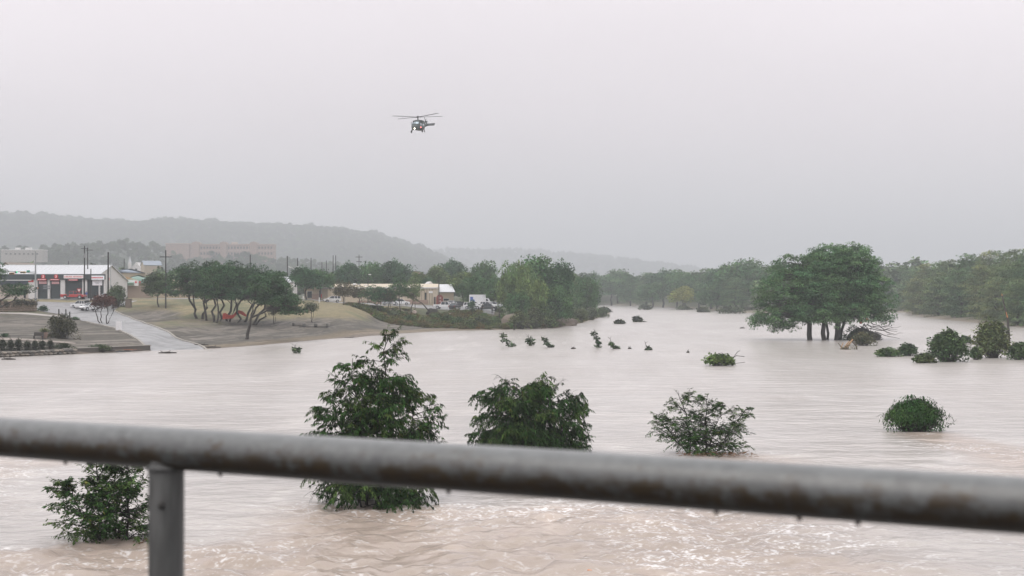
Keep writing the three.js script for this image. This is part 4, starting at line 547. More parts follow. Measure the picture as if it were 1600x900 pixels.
const bars = (bg, fg, rows) => printed(256, 64, (g, w, h) => { g.fillStyle = bg; g.fillRect(0, 0, w, h); g.fillStyle = fg; const r = rng(w + rows); for (let j = 0; j < rows; j++) for (let x = 14; x < w - 20;) { const l = 5 + r() * 9; g.fillRect(x, (j + 0.25) * h / rows, l, h / rows * 0.5); x += l + 4; } });
const face = (w, h, x, y, z) => new THREE.PlaneGeometry(w, h).translate(x, y, z);
{
  const D = 347, s = D / F, gy = 7.55, X = (px) => (px - 100) * s, Y = (py) => EYE - (py - HY) * s - gy;
  const t = thing('garage', 'white metal-roofed garage with a dark front, bay doors and red signs', 'garage', V((100 - CX) * s, gy, -D));
  const xr = X(165), xg = X(156), xl = X(-60), dep = 25;
  const ey = Y(429), gable = [[0, -1], [0, ey], [-9.5, Y(415.5) + 0.2], [-dep, ey - 1.5], [-dep, -1]];
  // walls: right gable end, back and left
  const end = extrude(gable, 0.3).rotateY(-Math.PI / 2); end.translate(0, 0, 0);
  const ends = [extrude(gable.map(([z, y]) => [-z, y]), 0.3).rotateY(Math.PI / 2).translate(xg - 0.15, 0, 0)];
  part('gable_wall', merged(ends), M.white_wall, t);
  part('side_wall', [box(0.3, ey + 1, dep, xl, ey / 2 - 0.5, -dep / 2), box(xg - xl, ey - 1, 0.3, (xg + xl) / 2, ey / 2 - 1, -dep + 0.2)], M.white_wall, t);
  const slope = (za, ya, zb, yb) => { const len = Math.hypot(zb - za, yb - ya) + 0.5; return box(xg - xl + 0.7, 0.16, len, (xg + xl) / 2, (ya + yb) / 2 + 0.12, (za + zb) / 2, 0, -Math.atan2(yb - ya, -(zb - za)) * -1); };
  const rf = part('roof', [slope(0.2, ey, -9.5, Y(415.5) + 0.2), slope(-9.5, Y(415.5) + 0.2, -dep, ey - 1.5)], M.metal_roof, t);
  for (let i = 0; i < 30; i++) { const x = lerp(xl + 0.5, xg - 0.3, i / 29), y1 = Y(415.5) + 0.2, len = Math.hypot(9.7, y1 - ey) + 0.4; part('roof_seam', box(0.06, 0.07, len, x, (ey + y1) / 2 + 0.24, -4.65, 0, Math.atan2(y1 - ey, 9.7)), M.trim, rf); }
  part('fascia', box(xr - X(-60), Y(428.6) - Y(437), 0.7, (xr + X(-60)) / 2, (Y(428.6) + Y(437)) / 2, 0.25), M.dark_front, t);
  // front: piers and bay doors
  const pier = (a, b, m = M.white_wall) => part('pier', box(X(b) - X(a), Y(437) + 1, 0.5, (X(a) + X(b)) / 2, Y(437) / 2 - 0.5, 0.05), m, t);
  [[45, 59], [75, 78.5], [95, 102], [129, 130.6], [132.6, 136.5], [162.5, 165]].forEach(([a, b]) => pier(a, b));
  [[59, 75], [78.5, 95], [102, 129], [136.5, 162.5]].forEach(([a, b]) => { const d = part('bay_door', box(X(b) - X(a), Y(437) + 1, 0.12, (X(a) + X(b)) / 2, Y(437) / 2 - 0.5, -0.3), M.dark_front, t); for (let j = 1; j < 6; j++) part('door_rail', box(X(b) - X(a), 0.09, 0.1, (X(a) + X(b)) / 2, Y(437) * j / 6, -0.2), M.dark_trim, d); });
  part('beam', box(xg - X(45), 0.5, 0.2, (xg + X(45)) / 2, Y(437) - 0.3, -0.1), M.dark_front, t);
  part('strip_light', box(X(50) - X(-10), 0.18, 0.3, (X(50) + X(-10)) / 2, Y(437.2) - 0.1, 0.5), M.trim, t);
  part('canopy_band', box(X(45) - X(-60), Y(438.4) - Y(445), 0.4, (X(45) + X(-60)) / 2, (Y(438.4) + Y(445)) / 2, 0.3), std('blue_band', 0.03, 0.04, 0.06, 0.5), t);
  part('forecourt_wall', box(X(45) - X(-60), Y(445) + 1, 0.3, (X(45) + X(-60)) / 2, Y(445) / 2 - 0.5, -0.1), std('beige_wall', 0.46, 0.4, 0.35), t);
  part('office_door', box(X(40.5) - X(37.5), 2.4, 0.1, X(39), 1.2, 0.12), M.glass_dark, t);
  part('painted_panel', face(X(53) - X(45), Y(437.5) - Y(441), X(49), Y(439.2), 0.32), M.red_sign, t);
  // signs
  const round = (px, n) => { const sg = part('round_sign', new THREE.CylinderGeometry(3.2 * s, 3.2 * s, 0.12, 28).rotateX(Math.PI / 2).translate(X(px), Y(432), 0.7), M.red_sign, t); part('sign_print', new THREE.CircleGeometry(3.1 * s, 28).translate(X(px), Y(432), 0.765), printed(128, 128, (g) => { g.fillStyle = '#c0272d'; g.fillRect(0, 0, 128, 128); g.fillStyle = '#fff'; g.font = 'bold 96px sans-serif'; g.textAlign = 'center'; g.textBaseline = 'middle'; g.fillText(n, 64, 68); }), sg, ['position', 'normal', 'uv']); };
  round(69, '2'); round(89, '3');
  const board = (name, a, b, top, bot, mat, z = 0.66, frame = M.white_sign) => { const w = X(b) - X(a), h = Y(top) - Y(bot), sg = part(name, box(w, h, 0.1, (X(a) + X(b)) / 2, (Y(top) + Y(bot)) / 2, z), frame, t); part('sign_print', face(w * 0.985, h * 0.96, (X(a) + X(b)) / 2, (Y(top) + Y(bot)) / 2, z + 0.054), mat, sg, ['position', 'normal', 'uv']); };
  const name = printed(1024, 180, (g, w, h) => { g.fillStyle = '#f2eef0'; g.fillRect(0, 0, w, h); g.fillStyle = '#c8242c'; g.font = 'bold 128px sans-serif'; g.textAlign = 'center'; g.textBaseline = 'middle'; g.fillText('GREASE MONKEY', w / 2, h / 2 + 6, w - 30); });
  board('name_sign', 101, 131.5, 429.8, 435, name, 0.7);
  board('white_sign', 143, 164.3, 430.6, 437.2, printed(512, 150, (g, w, h) => { g.fillStyle = '#eef0f6'; g.fillRect(0, 0, w, h); g.fillStyle = '#c8343c'; const r = rng(8); for (let x = 24; x < w - 60;) { const l = 12 + r() * 18; g.fillRect(x, 50, l, 50); x += l + 8; } }), 0.7);
  board('white_panel', 144.5, 160, 438, 446, printed(256, 128, (g, w, h) => { g.fillStyle = '#ece8ec'; g.fillRect(0, 0, w, h); g.fillStyle = '#77818a'; for (const [x, y, l] of [[60, 40, 130], [80, 62, 90], [90, 84, 80]]) g.fillRect(x, y, l, 7); }), 0.1);
  const red1 = bars('#c84a50', '#f4e4e4', 1), red2 = bars('#e2c4c6', '#c03a40', 2);
  board('banner', 60, 74, 435.6, 438, red1, 0.74, M.red_sign); board('banner', 61, 73, 439.4, 443.6, red2, 0.05, M.red_sign); board('banner', 80, 94, 435.8, 438, red1, 0.74, M.red_sign); board('banner', 81, 92.6, 439.8, 443.8, red2, 0.05, M.red_sign);
  board('banner', 108.5, 123, 436.4, 438.4, red1, 0.74, M.red_sign); const grey = bars('#8d8f92', '#3a464a', 1); board('hanging_sign', 69, 80, 446, 448, grey, 0.4); board('hanging_sign', 69, 80, 449.5, 451.4, grey, 0.4);
  part('side_sign', box(0.12, 4 * s, 5.5 * s, X(170.5), Y(436), 0.1), M.red_sign, t); part('side_sign_cross', box(0.1, 2 * s, 1.6 * s, X(170.5) + 0.02, Y(436), 0.14), M.white_sign, t);
  part('side_arch', new THREE.CylinderGeometry(1.7, 1.7, 0.1, 24, 1, false, 0, Math.PI).rotateX(Math.PI / 2).rotateY(Math.PI / 2).translate(xg + 0.1, Y(456), -9), M.dark_front, t);
  part('downpipe', cyl(0.06, 0.06, ey, xg + 0.1, 0, -0.2, 8), M.pole_metal, t);
}
// generic house: gabled box with windows; ridge along x unless turned
function house(name, label, pos, w, h, d, o) {
  const t = thing(name, label, 'building', pos, o.turn ?? 0), rise = o.rise ?? 1.4, ov = 0.35;
  const walls = o.hip ? [box(w, h + 1, d, 0, h / 2 - 0.5, 0)] : [extrude([[-d / 2, -1], [-d / 2, h], [0, h + rise], [d / 2, h], [d / 2, -1]], w).rotateY(Math.PI / 2)];
  part('wall', merged(walls), o.wall, t);
  if (o.flat) { part('parapet', [box(w + 0.3, 0.5, 0.3, 0, h + 0.15, d / 2), box(w + 0.3, 0.5, 0.3, 0, h + 0.15, -d / 2), box(0.3, 0.5, d, w / 2, h + 0.15, 0), box(0.3, 0.5, d, -w / 2, h + 0.15, 0)], o.trim ?? M.trim, t); part('roof', box(w - 0.2, 0.12, d - 0.2, 0, h + 0.02, 0), o.roof, t); }
  else if (o.hip) part('roof', geo([-w / 2 - ov, h, d / 2 + ov, w / 2 + ov, h, d / 2 + ov, w / 2 + ov, h, -d / 2 - ov, -w / 2 - ov, h, -d / 2 - ov, -w / 2 + d / 2, h + rise, 0, w / 2 - d / 2, h + rise, 0], [0, 1, 5, 0, 5, 4, 1, 2, 5, 2, 3, 4, 2, 4, 5, 3, 0, 4, 0, 3, 2, 0, 2, 1]).toNonIndexed(), o.roof, t);
  else { const len = Math.hypot(d / 2 + ov, rise) + 0.2, a = Math.atan2(rise, d / 2); part('roof', [box(w + 2 * ov, 0.14, len, 0, h + rise / 2 + 0.02, d / 4 + ov / 2, 0, a), box(w + 2 * ov, 0.14, len, 0, h + rise / 2 + 0.02, -d / 4 - ov / 2, 0, -a)], o.roof, t); }
  for (const [x, y, ww, wh, kind] of o.open ?? []) { const f = part(kind ?? 'window', box(ww, wh, 0.14, x, y, d / 2 + 0.02), o.trim ?? M.trim, t); part('pane', box(ww - 0.16, wh - 0.16, 0.06, x, y, d / 2 + 0.08), M.glass_dark, f); }
  return t;
}
{
  // tan building right of the garage
  let p = standAt(216, 392), k = -p.z / F; const t = house('tan_building', 'tan brick building with a green awning and orange roof right of the garage', p, 62 * k, 24 * k, 12, { wall: M.tan_brick, roof: M.green_awning, rise: 2.2, hip: true, trim: M.dark_trim, open: [[-22 * k, 10 * k, 1.2, 1.4], [-16 * k, 10 * k, 0.8, 1.5], [-11.5 * k, 10 * k, 0.8, 1.6]] });
  part('awning', box(34 * k, 4 * k, 2, -12 * k, 25 * k, 7.2, 0, 0.5), M.green_awning, t); part('roof_sign', box(15 * k, 8.5 * k, 0.3, 4 * k, 24 * k, 7.6), M.white_sign, t); part('red_mark', box(2.6 * k, 2.6 * k, 0.1, 8 * k, 25.4 * k, 7.8), M.red_sign, t); part('red_mark', box(2.4 * k, 2.4 * k, 0.1, 14 * k, 25.6 * k, 7.8), M.red_sign, t);
  part('orange_gable', extrude([[-17 * k, 0], [0, 5.5 * k], [17 * k, 0], [17 * k, -2], [-17 * k, -2]], 0.4).translate(-11 * k, 28.5 * k, 5), M.orange_roof, t);
  p = standAt(200, 440); house('blue_roofed_house', 'low house with a bluish roof behind the tan building', p, 8, (456 - 425) * 440 / F + 1.2, 10, { wall: M.tan_wall, roof: std('blue_roof', 0.25, 0.29, 0.34, 0.5), rise: 1.3, hip: true });
  p = standAt(30, 420); house('gabled_house', 'tan gabled house behind the left end of the garage', p, 12, (456 - 424) * 420 / F + 1.2, 9, { wall: M.tan_wall, roof: std('brown_roof', 0.22, 0.19, 0.16), rise: 2.6, turn: 1.25 });
  p = standAt(330, 388); house('low_shop', 'low pale shop half hidden behind the park grove', p, 30, 3.6, 10, { wall: M.tan_wall, roof: M.metal_roof, flat: true, open: [[-9, 1.5, 2.4, 1.6], [-3, 1.5, 2.4, 1.6], [5, 1.4, 1.2, 2.4, 'door'], [10, 1.5, 2.4, 1.6]] });
  p = standAt(428, 408); house('white_shed', 'white shed glimpsed through the crown of the leaning oaks', p, 12, 4.4, 9, { wall: M.white_wall, roof: M.metal_roof, rise: 1.4, open: [[-3, 1.6, 1.6, 1.4], [2, 1.4, 1.2, 2.3, 'door']] });
  // small tan house with dark windows
  p = standAt(497, 400); k = -p.z / F; { const t2 = house('small_tan_house', 'small tan house with a pink brick base and dark doorway', p, 36 * k, 17 * k, 8, { wall: M.tan_wall, roof: std('shingle', 0.2, 0.18, 0.16), rise: 2, hip: true, open: [[-10 * k, 8 * k, 8 * k, 11 * k], [6.5 * k, 8.5 * k, 4.4 * k, 13 * k, 'door']] }); part('brick_base', box(11 * k, 9 * k, 0.1, -1 * k, 4.5 * k, 4.06), M.brick_pink, t2); part('gable', extrude([[-7 * k, 0], [0, 5 * k], [7 * k, 0]], 0.3).translate(-2 * k, 16 * k, 4.2), M.tan_wall, t2); part('wall_flag', box(2.2 * k, 6 * k, 0.05, 8 * k, 6 * k, 4.25), M.red_sign, t2); part('sign_board', box(1.6 * k, 4.4 * k, 0.1, -16 * k, 9.5 * k, 4.4), M.white_sign, t2); }
  for (const [px, py] of [[474, 478], [499, 479]]) solo('white_post', [box(0.3, 1.2, 0.3, 0, 0.6, 0), box(0.38, 0.08, 0.38, 0, 1.22, 0)], M.trim, px < 480 ? 'short white post on the grass edge, left of two' : 'short white post on the grass edge, right of two', 'post', standAt(px, 366));
  // long beige building
  p = standAt(597, 412); k = -p.z / F; const fl = 7.0; p.y = Math.min(p.y, EYE - (471 - HY) * k);
  { const h = (471 - 447.5) * k, w = 176 * k, t2 = house('long_beige_building', 'long low beige building with a white roof edge behind the bank trees', p, w, h, 12, { wall: std('beige', 0.54, 0.47, 0.37), roof: M.metal_roof, flat: true, trim: M.beige, open: [[12 * k, h * 0.62, 4.4 * k, 3.4 * k], [-40 * k, h * 0.5, 4 * k, 6 * k], [-62 * k, h * 0.45, 3 * k, 9 * k, 'door'], [70 * k, h * 0.5, 3.4 * k, 12 * k, 'door']] });
    part('roof_edge', box(w + 0.5, 0.35, 0.5, 0, h + 0.22, 6.1), M.trim, t2); part('roof_vent', [cyl(0.45, 0.45, 1.0, -42 * k, h + 0.2, 2, 12), cyl(0.6, 0.3, 0.3, -42 * k, h + 1.2, 2, 12)], M.trim, t2); part('roof_unit', box(1.2, 0.9, 1, -24 * k, h + 0.7, 2), M.trim, t2); part('roof_unit', box(0.8, 1.2, 0.8, -36 * k, h + 0.8, 1), M.pole_metal, t2);
    for (let i = 0; i < 9; i++) part('pilaster', box(0.22, h, 0.14, (48 + i * 4) * k, h / 2, 6.04), std('pilaster' + i, 0.32, 0.27, 0.2), t2); part('brick_base', box(36 * k, 6 * k, 0.1, 56 * k, 3 * k, 6.1), M.brick_pink, t2); part('brick_base', box(50 * k, 5 * k, 0.1, -10 * k, 2.5 * k, 6.1), M.brick_pink, t2); part('wall_sign', box(6 * k, 3.2 * k, 0.12, 78 * k, 18 * k, 6.12), M.white_sign, t2); }
  // house with a white roof and a dark red arched door
  p = standAt(682, 418); k = -p.z / F; { const h = 20 * k, t2 = house('white_roofed_house', 'tan house with a bright white metal roof among the trees above the vehicles', p, 44 * k, h, 10, { wall: M.tan_wall, roof: std('white_roof', 0.6, 0.61, 0.63, 0.5), rise: 11 * k, turn: 0.25, open: [[10 * k, h * 0.4, 9 * k, 4 * k]] }); part('cross_gable', extrude([[-8 * k, 0], [0, 8 * k], [8 * k, 0]], 6).translate(-14 * k, h + 8 * k, 2), M.white_wall, t2); }
  p = standAt(687, 404); { const t2 = thing('arched_shed', 'dark red arched shed door panel right of the long beige building', 'shed', p); const sh = new THREE.Shape(); sh.moveTo(-0.95, 0); sh.lineTo(-0.95, 2.3); sh.absarc(0, 2.3, 0.95, Math.PI, 0, true); sh.lineTo(0.95, 0); part('door_panel', new THREE.ExtrudeGeometry(sh, { depth: 0.5, bevelEnabled: false }), std('barn_red', 0.2, 0.05, 0.04), t2); for (const y of [0.5, 1.4, 2.3]) part('white_trim', box(0.7, 0.5, 0.06, 0.05, y, 0.53), std('pinkish', 0.45, 0.3, 0.27), t2); part('side_panel', box(0.5, 2.6, 0.5, -1.4, 1.3, 0.1), M.dark_trim, t2); }
  // far pink brick block on the hillside and the pale hall at the left
  const D = 1690; k = D / F; p = V((346 - CX) * k, 34, -D); const t3 = thing('brick_block', 'long pinkish brick block with rows of windows on the misty hillside', 'building', p), H3 = EYE + (HY - 381.5) * k - 34;
  std('brick_bay', 0.32, 0.225, 0.18); const wins = (x0, x1, y, n, m) => { for (let i = 0; i < n; i++) { const f = part('window', box(2.4, 3, 0.2, lerp(x0, x1, (i + 0.5) / n) * k, y, m), M.brick_bay, t3); part('pane', box(1.9, 2.5, 0.1, lerp(x0, x1, (i + 0.5) / n) * k, y, m + 0.08), M.glass_dark, f); } };
  part('main_wall', box(168 * k, H3, 14, 0, H3 / 2, 0), M.brick_pink, t3); part('left_wing', box(36 * k, H3 + 0.6, 18, -66 * k, H3 / 2, 1), M.brick_pink, t3);
  for (const [x, w] of [[-38, 12], [5, 10], [52, 11]]) { part('bay', box(w * k, H3 + 1.5, 16, x * k, H3 / 2 + 0.7, 1.2), M.brick_bay, t3); part('bay_gable', extrude([[-w / 2 * k, 0], [0, 2 * k], [w / 2 * k, 0]], 16).translate(x * k, H3 + 1.45, 1.2), M.brick_bay, t3); }
  part('cornice', [box(169 * k, 0.9, 15, 0, H3 - 0.3, 0.4), box(37 * k, 0.9, 19, -66 * k, H3 + 0.4, 1.1)], std('stone_band', 0.5, 0.4, 0.33), t3); part('floor_band', box(168.5 * k, 0.6, 14.4, 0, H3 - 8, 0.1), M.stone_band, t3); part('roof_house', box(9 * k, 2.4, 6, 20 * k, H3 + 1.0, -2), M.stone_band, t3);
  for (let j = 0; j < 5; j++) wins(-46, 82, H3 - 4.4 - j * 6.9, 27, 7.02 + (j === 1 ? 0.25 : 0)); 
  p = V((38 - CX) * 0.585, 36, -1300); { const t4 = thing('pale_hall', 'pale flat-roofed hall in the mist above the garage', 'building', p); part('wall', box(38, 11, 14, 0, 5.5, 0), std('hall_wall', 0.36, 0.34, 0.32), t4); part('parapet', box(38.4, 0.6, 14.4, 0, 11.2, 0), M.trim, t4); part('roof_box', box(4, 2, 4, -6, 12.4, 0), M.white_wall, t4); part('roof_box', box(5, 2, 4, 4, 12.4, 0), M.white_wall, t4); for (let i = 0; i < 8; i++) { const f = part('window', box(2, 1.6, 0.2, -14 + i * 4, 7.5, 7.02), M.hall_wall, t4); part('pane', box(1.7, 1.3, 0.1, -14 + i * 4, 7.5, 7.1), M.glass_dark, f); } }
  p = standAt(209, 860); { const t5 = thing('church', 'small white church with a steeple in the misty trees', 'church', p), h = EYE + (HY - 410) * 860 / F - p.y; part('nave', extrude([[-3, -1], [-3, h * 0.8], [0, h], [3, h * 0.8], [3, -1]], 12).translate(3, 0, 0), M.white_wall, t5); part('tower', box(1.5, h, 1.5, -0.6, h / 2, 6.4), M.white_wall, t5); part('steeple', new THREE.ConeGeometry(1.0, 4, 4).rotateY(Math.PI / 4).translate(-0.6, h + 2, 6.4), M.metal_roof, t5); part('window', new THREE.CylinderGeometry(0.7, 0.7, 0.1, 20).rotateX(Math.PI / 2).translate(3, h * 0.75, 6.05), M.glass_dark, t5); }
  p = standAt(236, 830); house('grey_house', 'grey roofed house right of the misty church', p, 10, EYE + (HY - 408) * 830 / F - p.y - 2.4, 8, { wall: M.tan_wall, roof: M.blue_roof, rise: 2.4, turn: 0.5 });
  p = standAt(648, 520); house('hidden_roof_house', 'house roof peeping out of the trees above the long beige building', p, 7, EYE + (HY - 429) * 520 / F - p.y, 8, { wall: M.tan_wall, roof: std('red_roof', 0.34, 0.22, 0.19), rise: 1.3, hip: true });
}
// ------------------------------------------------------------------ poles, lamps and signals
function pole(px, d, topPy, r, label, mat = M.pole_wood, o = {}) {
  const p = standAt(px, d), h = EYE + (HY - topPy) / F * d - p.y, t = thing(o.name ?? 'utility_pole', label, o.category ?? 'utility pole', p); part('shaft', cyl(r, r * 0.72, h + 0.5, 0, -0.5, 0, 10), mat, t); return [t, h, d / F];
}
{
  let [t, h, k] = pole(132, 341, 384, 0.17, 'tall dark utility pole carrying a grey transformer before the garage'); part('transformer', [cyl(0.27, 0.27, 1.0, 0.25, h - 2.9, 0.2, 12), cyl(0.2, 0.1, 0.15, 0.25, h - 1.9, 0.2, 12)], M.pole_metal, t); part('crossarm', box(1.6, 0.12, 0.12, 0, h - 0.7, 0.1), M.pole_wood, t);
  [t, h, k] = pole(137, 352, 387, 0.15, 'tall dark utility pole just right of the transformer pole'); part('crossarm', box(1.8, 0.12, 0.12, 0.5, h - 0.6, 0.1), M.pole_wood, t);
  pole(142, 334, 420, 0.15, 'short dark pole in front of the garage bays');
  [t, h, k] = pole(169, 325, 394, 0.21, 'thick dark pole with a street lamp arm in front of the garage gable'); part('lamp_arm', tube([V(0, h - 1.2, 0), V(-0.5, h - 0.8, 0), V(-0.95, h - 0.85, 0)], 0.05, 6), M.pole_metal, t); part('lamp_head', rock(rng(3), 0.75, 0.2, 0.35).translate(-1.2, h - 0.9, 0), M.trim, t);
  pole(173, 328, 395, 0.07, 'thin pale metal pole beside the thick dark lamp pole', M.pole_metal, { name: 'metal_pole', category: 'pole' });
  [t, h, k] = pole(259, 319, 391, 0.17, 'dark utility pole with one crossarm, standing alone behind the round tree'); part('crossarm', box(2.7, 0.17, 0.17, 0, h - 1.5, 0.15), M.pole_wood, t); for (const x of [-1.2, -0.5, 0.6, 1.2]) part('insulator', cyl(0.06, 0.04, 0.22, x, h - 1.4, 0.15, 8), M.pole_metal, t); part('meter_box', box(0.35, 0.5, 0.3, 0.1, (HY - 427) / F * 319 + EYE - standAt(259, 319).y, 0.2), M.dark_trim, t);
  for (const [px, d, top, r, label] of [[194, 455, 404, 0.16, 'dark pole before the misty trees right of the garage roof'], [391, 420, 398, 0.2, 'dark pole top rising above the middle of the park grove'], [449, 430, 400, 0.2, 'dark pole top above the trees, left of a close pair'], [465, 440, 403, 0.2, 'dark pole top above the trees, right of a close pair'], [486, 470, 403, 0.19, 'thin dark pole rising above the trees right of the double lamp'], [503, 520, 409, 0.16, 'faint pole top low above the trees, right of the thin dark one'], [510, 540, 407, 0.16, 'faint pole top, second of the small distant ones'], [520.5, 560, 399, 0.2, 'distant grey pole, left one of a twin pair'], [524.5, 565, 399, 0.2, 'distant grey pole, right one of a twin pair'], [107, 480, 408, 0.15, 'faint pole with a dark head behind the garage roof']]) pole(px, d, top, r, label);
  [t, h, k] = pole(561, 620, 398, 0.2, 'distant utility pole with two crossarms above the trees'); part('crossarm', box(3, 0.25, 0.2, 0, h - 1, 0), M.pole_wood, t); part('crossarm', box(2.4, 0.25, 0.2, 0, h - 3, 0), M.pole_wood, t);
  [t, h, k] = pole(458.5, 385, 419, 0.1, 'pale double-headed street lamp behind the leaning oaks', M.trim, { name: 'street_lamp', category: 'street lamp' }); for (const s of [-1, 1]) { part('lamp_arm', tube([V(0, h - 0.2, 0), V(s * 0.4, h + 0.2, 0), V(s * 0.7, h + 0.3, 0)], 0.06, 6), M.trim, t); part('lamp_head', box(0.75, 0.28, 0.4, s * 1.0, h + 0.3, 0, 0, 0, s * 0.35), M.trim, t); }
  [t, h, k] = pole(401.5, 400, 420, 0.09, 'pale curved-arm street lamp above the park grove', M.pole_metal, { name: 'street_lamp', category: 'street lamp' }); part('lamp_arm', tube([V(0, h, 0), V(0.25, h + 0.9, 0), V(0.9, h + 1.6, 0), V(1.8, h + 1.9, 0)], 0.08, 6), M.pole_metal, t); part('lamp_head', box(0.8, 0.14, 0.3, 2.1, h + 1.85, 0), M.pole_metal, t);
  [t, h, k] = pole(575, 392, 429, 0.11, 'black parking lot lamp before the long beige building', M.pole_wood, { name: 'street_lamp', category: 'street lamp' }); part('lamp_arm', box(0.4, 0.08, 0.08, 0.2, h - 0.1, 0), M.pole_wood, t); part('lamp_head', box(0.75, 0.26, 0.4, 0.5, h, 0, 0, 0, -0.1), M.trim, t);
  [t, h, k] = pole(686, 398, 430, 0.13, 'thin dark pole in front of the white roofed house');
  // traffic signals on a mast arm
  [t, h, k] = pole(55.5, 322, 393, 0.2, 'grey traffic signal pole with a long arm of orange-backed signals', M.pole_metal, { name: 'signal_pole', category: 'traffic signal' });
  const y0 = EYE + (HY - 425.5) * k - t.position.y, X = (px) => (px - 55.5) * k; part('mast_arm', tube([V(0, y0 - 0.2, 0), V(X(30), y0 + 0.15, 0.1), V(X(-14), y0 + 0.35, 0.2)], [0.11, 0.09, 0.06], 8), M.pole_metal, t);
  const amber = std('signal_orange', 0.62, 0.3, 0.06, 0.5), amber2 = std('signal_yellow', 0.66, 0.42, 0.06, 0.5);
  const head = (px, dy, m) => { const s = part('signal_head', box(1.15, 0.42, 0.3, X(px), y0 - 0.1 + dy, 0.2), m, t); for (let i = 0; i < 3; i++) part('visor', cyl(0.15, 0.15, 0.2, 0, 0, 0, 12).rotateX(Math.PI / 2).translate(X(px) - 0.36 + i * 0.36, y0 - 0.1 + dy, 0.4), M.dark_trim, s); return s; };
  head(19, -0.15, amber); head(36.5, 0.08, amber2); head(-1, 0.5, amber2);
  part('black_signal', box(0.5, 0.42, 0.3, X(25.6), y0 + 0.0, 0.2), M.dark_trim, t); const lampM = new THREE.MeshStandardMaterial({ color: 0x113322, emissive: 0x3dffb0, emissiveIntensity: 0.9 }); lampM.name = 'green_lamp'; part('green_signal_lamp', new THREE.SphereGeometry(0.17, 12, 8).translate(X(27.4), y0 + 0.05, 0.4), lampM, t);
  part('street_sign', box(0.75, 0.42, 0.05, X(44.5), y0 + 0.25, 0.15), std('sign_green', 0.04, 0.25, 0.16), t); part('side_arm', tube([V(0, y0 + 0.1, 0), V(X(47), y0 + 0.2, 0.1)], 0.05, 6), M.pole_metal, t);
  const ph = part('pedestrian_signal', box(0.42, 0.46, 0.35, 0.32, EYE + (HY - 450) * k - t.position.y, 0.1), M.dark_trim, t); part('signal_face', box(0.1, 0.36, 0.3, 0.58, EYE + (HY - 450) * k - t.position.y, 0.1), std('ped_orange', 0.7, 0.35, 0.2), ph); part('top_lamp', box(0.5, 0.08, 0.2, -0.2, h + 0.02, 0), M.pole_metal, t);
  // yield sign and a parking sign
  const yp = standAt(123.5, 336), yk = 336 / F, yt = thing('yield_sign', 'red and white triangular yield sign in front of the red pickup', 'road sign', yp), yy = EYE + (HY - 453.5) * yk - yp.y; part('post', cyl(0.04, 0.04, yy + 0.4, 0, 0, -0.06, 8), M.pole_metal, yt); const tri = (s, m, n, z) => part(n, extrude([[-s, s * 0.62], [s, s * 0.62], [0, -s * 1.05]], 0.03).translate(0, yy, z), m, yt); tri(0.58, M.red_sign, 'red_border', 0); tri(0.32, M.white_sign, 'white_centre', 0.03);
  const mp = standAt(106, 333), mt = thing('back_of_sign', 'small dark sign on a thin post left of the red pickup', 'road sign', mp), my = EYE + (HY - 460) * 333 / F - mp.y; part('post', cyl(0.035, 0.035, my, 0, 0, 0, 8), M.pole_metal, mt); part('sign_panel', [box(0.55, 0.7, 0.04, 0, my, 0.06)], M.dark_trim, mt); part('lower_panel', box(0.4, 0.4, 0.04, 0.05, my - 0.75, 0.06), M.dark_front, mt);
}
// ------------------------------------------------------------------ vehicles and people
const paint = (n, r, g, b) => { const m = new THREE.MeshPhysicalMaterial({ roughness: 0.35, clearcoat: 0.6, clearcoatRoughness: 0.1, side: THREE.DoubleSide }); m.color.setRGB(r, g, b); m.name = n; return m; };
const PAINT = { white: paint('white_paint', 0.72, 0.72, 0.73), red: paint('red_paint', 0.42, 0.03, 0.03), silver: paint('silver_paint', 0.42, 0.44, 0.46), dark: paint('dark_green_paint', 0.03, 0.045, 0.042), black: paint('black_paint', 0.015, 0.016, 0.018), blue: paint('blue_paint', 0.05, 0.12, 0.4) };
std('tyre', 0.02, 0.02, 0.02, 0.9); std('rim', 0.45, 0.46, 0.48, 0.4); std('tail_red', 0.5, 0.03, 0.03, 0.3); std('bumper', 0.08, 0.08, 0.085, 0.6);
const glow = (n, c, k) => { const m = new THREE.MeshStandardMaterial({ color: 0xffffff, emissive: c, emissiveIntensity: k }); m.name = n; return m; };
const HEADLIGHT = glow('headlight_glow', 0xfff6e4, 1.6), LIT_TAIL = glow('tail_glow', 0xff3020, 0.9), LAMP_OFF = std('lamp_glass', 0.6, 0.6, 0.58, 0.15);
const KIND = {
  suv: { L: 4.7, W: 1.86, wb: [-1.35, 1.4], r: 0.36, low: [[-2.35, 0.42], [-2.3, 1.02], [-2.2, 1.08], [0.95, 1.08], [2.05, 0.98], [2.33, 0.78], [2.35, 0.4]], cab: [[-2.22, 1.06], [-1.95, 1.62], [-1.6, 1.7], [0.05, 1.7], [0.35, 1.62], [1.15, 1.06]] },
  sedan: { L: 4.7, W: 1.8, wb: [-1.4, 1.38], r: 0.33, low: [[-2.35, 0.4], [-2.33, 0.9], [-1.5, 0.98], [0.95, 0.95], [2.1, 0.8], [2.34, 0.6], [2.35, 0.36]], cab: [[-1.75, 0.95], [-1.05, 1.38], [-0.6, 1.43], [0.15, 1.42], [1.05, 0.93]] },
  pickup: { L: 5.8, W: 1.98, wb: [-1.75, 1.85], r: 0.42, low: [[-2.9, 0.55], [-2.9, 1.15], [-0.9, 1.15], [-0.88, 1.12], [1.3, 1.12], [2.6, 1.08], [2.86, 0.95], [2.9, 0.5]], cab: [[-0.85, 1.1], [-0.72, 1.78], [-0.5, 1.86], [0.75, 1.86], [0.95, 1.78], [1.5, 1.1]] },
};
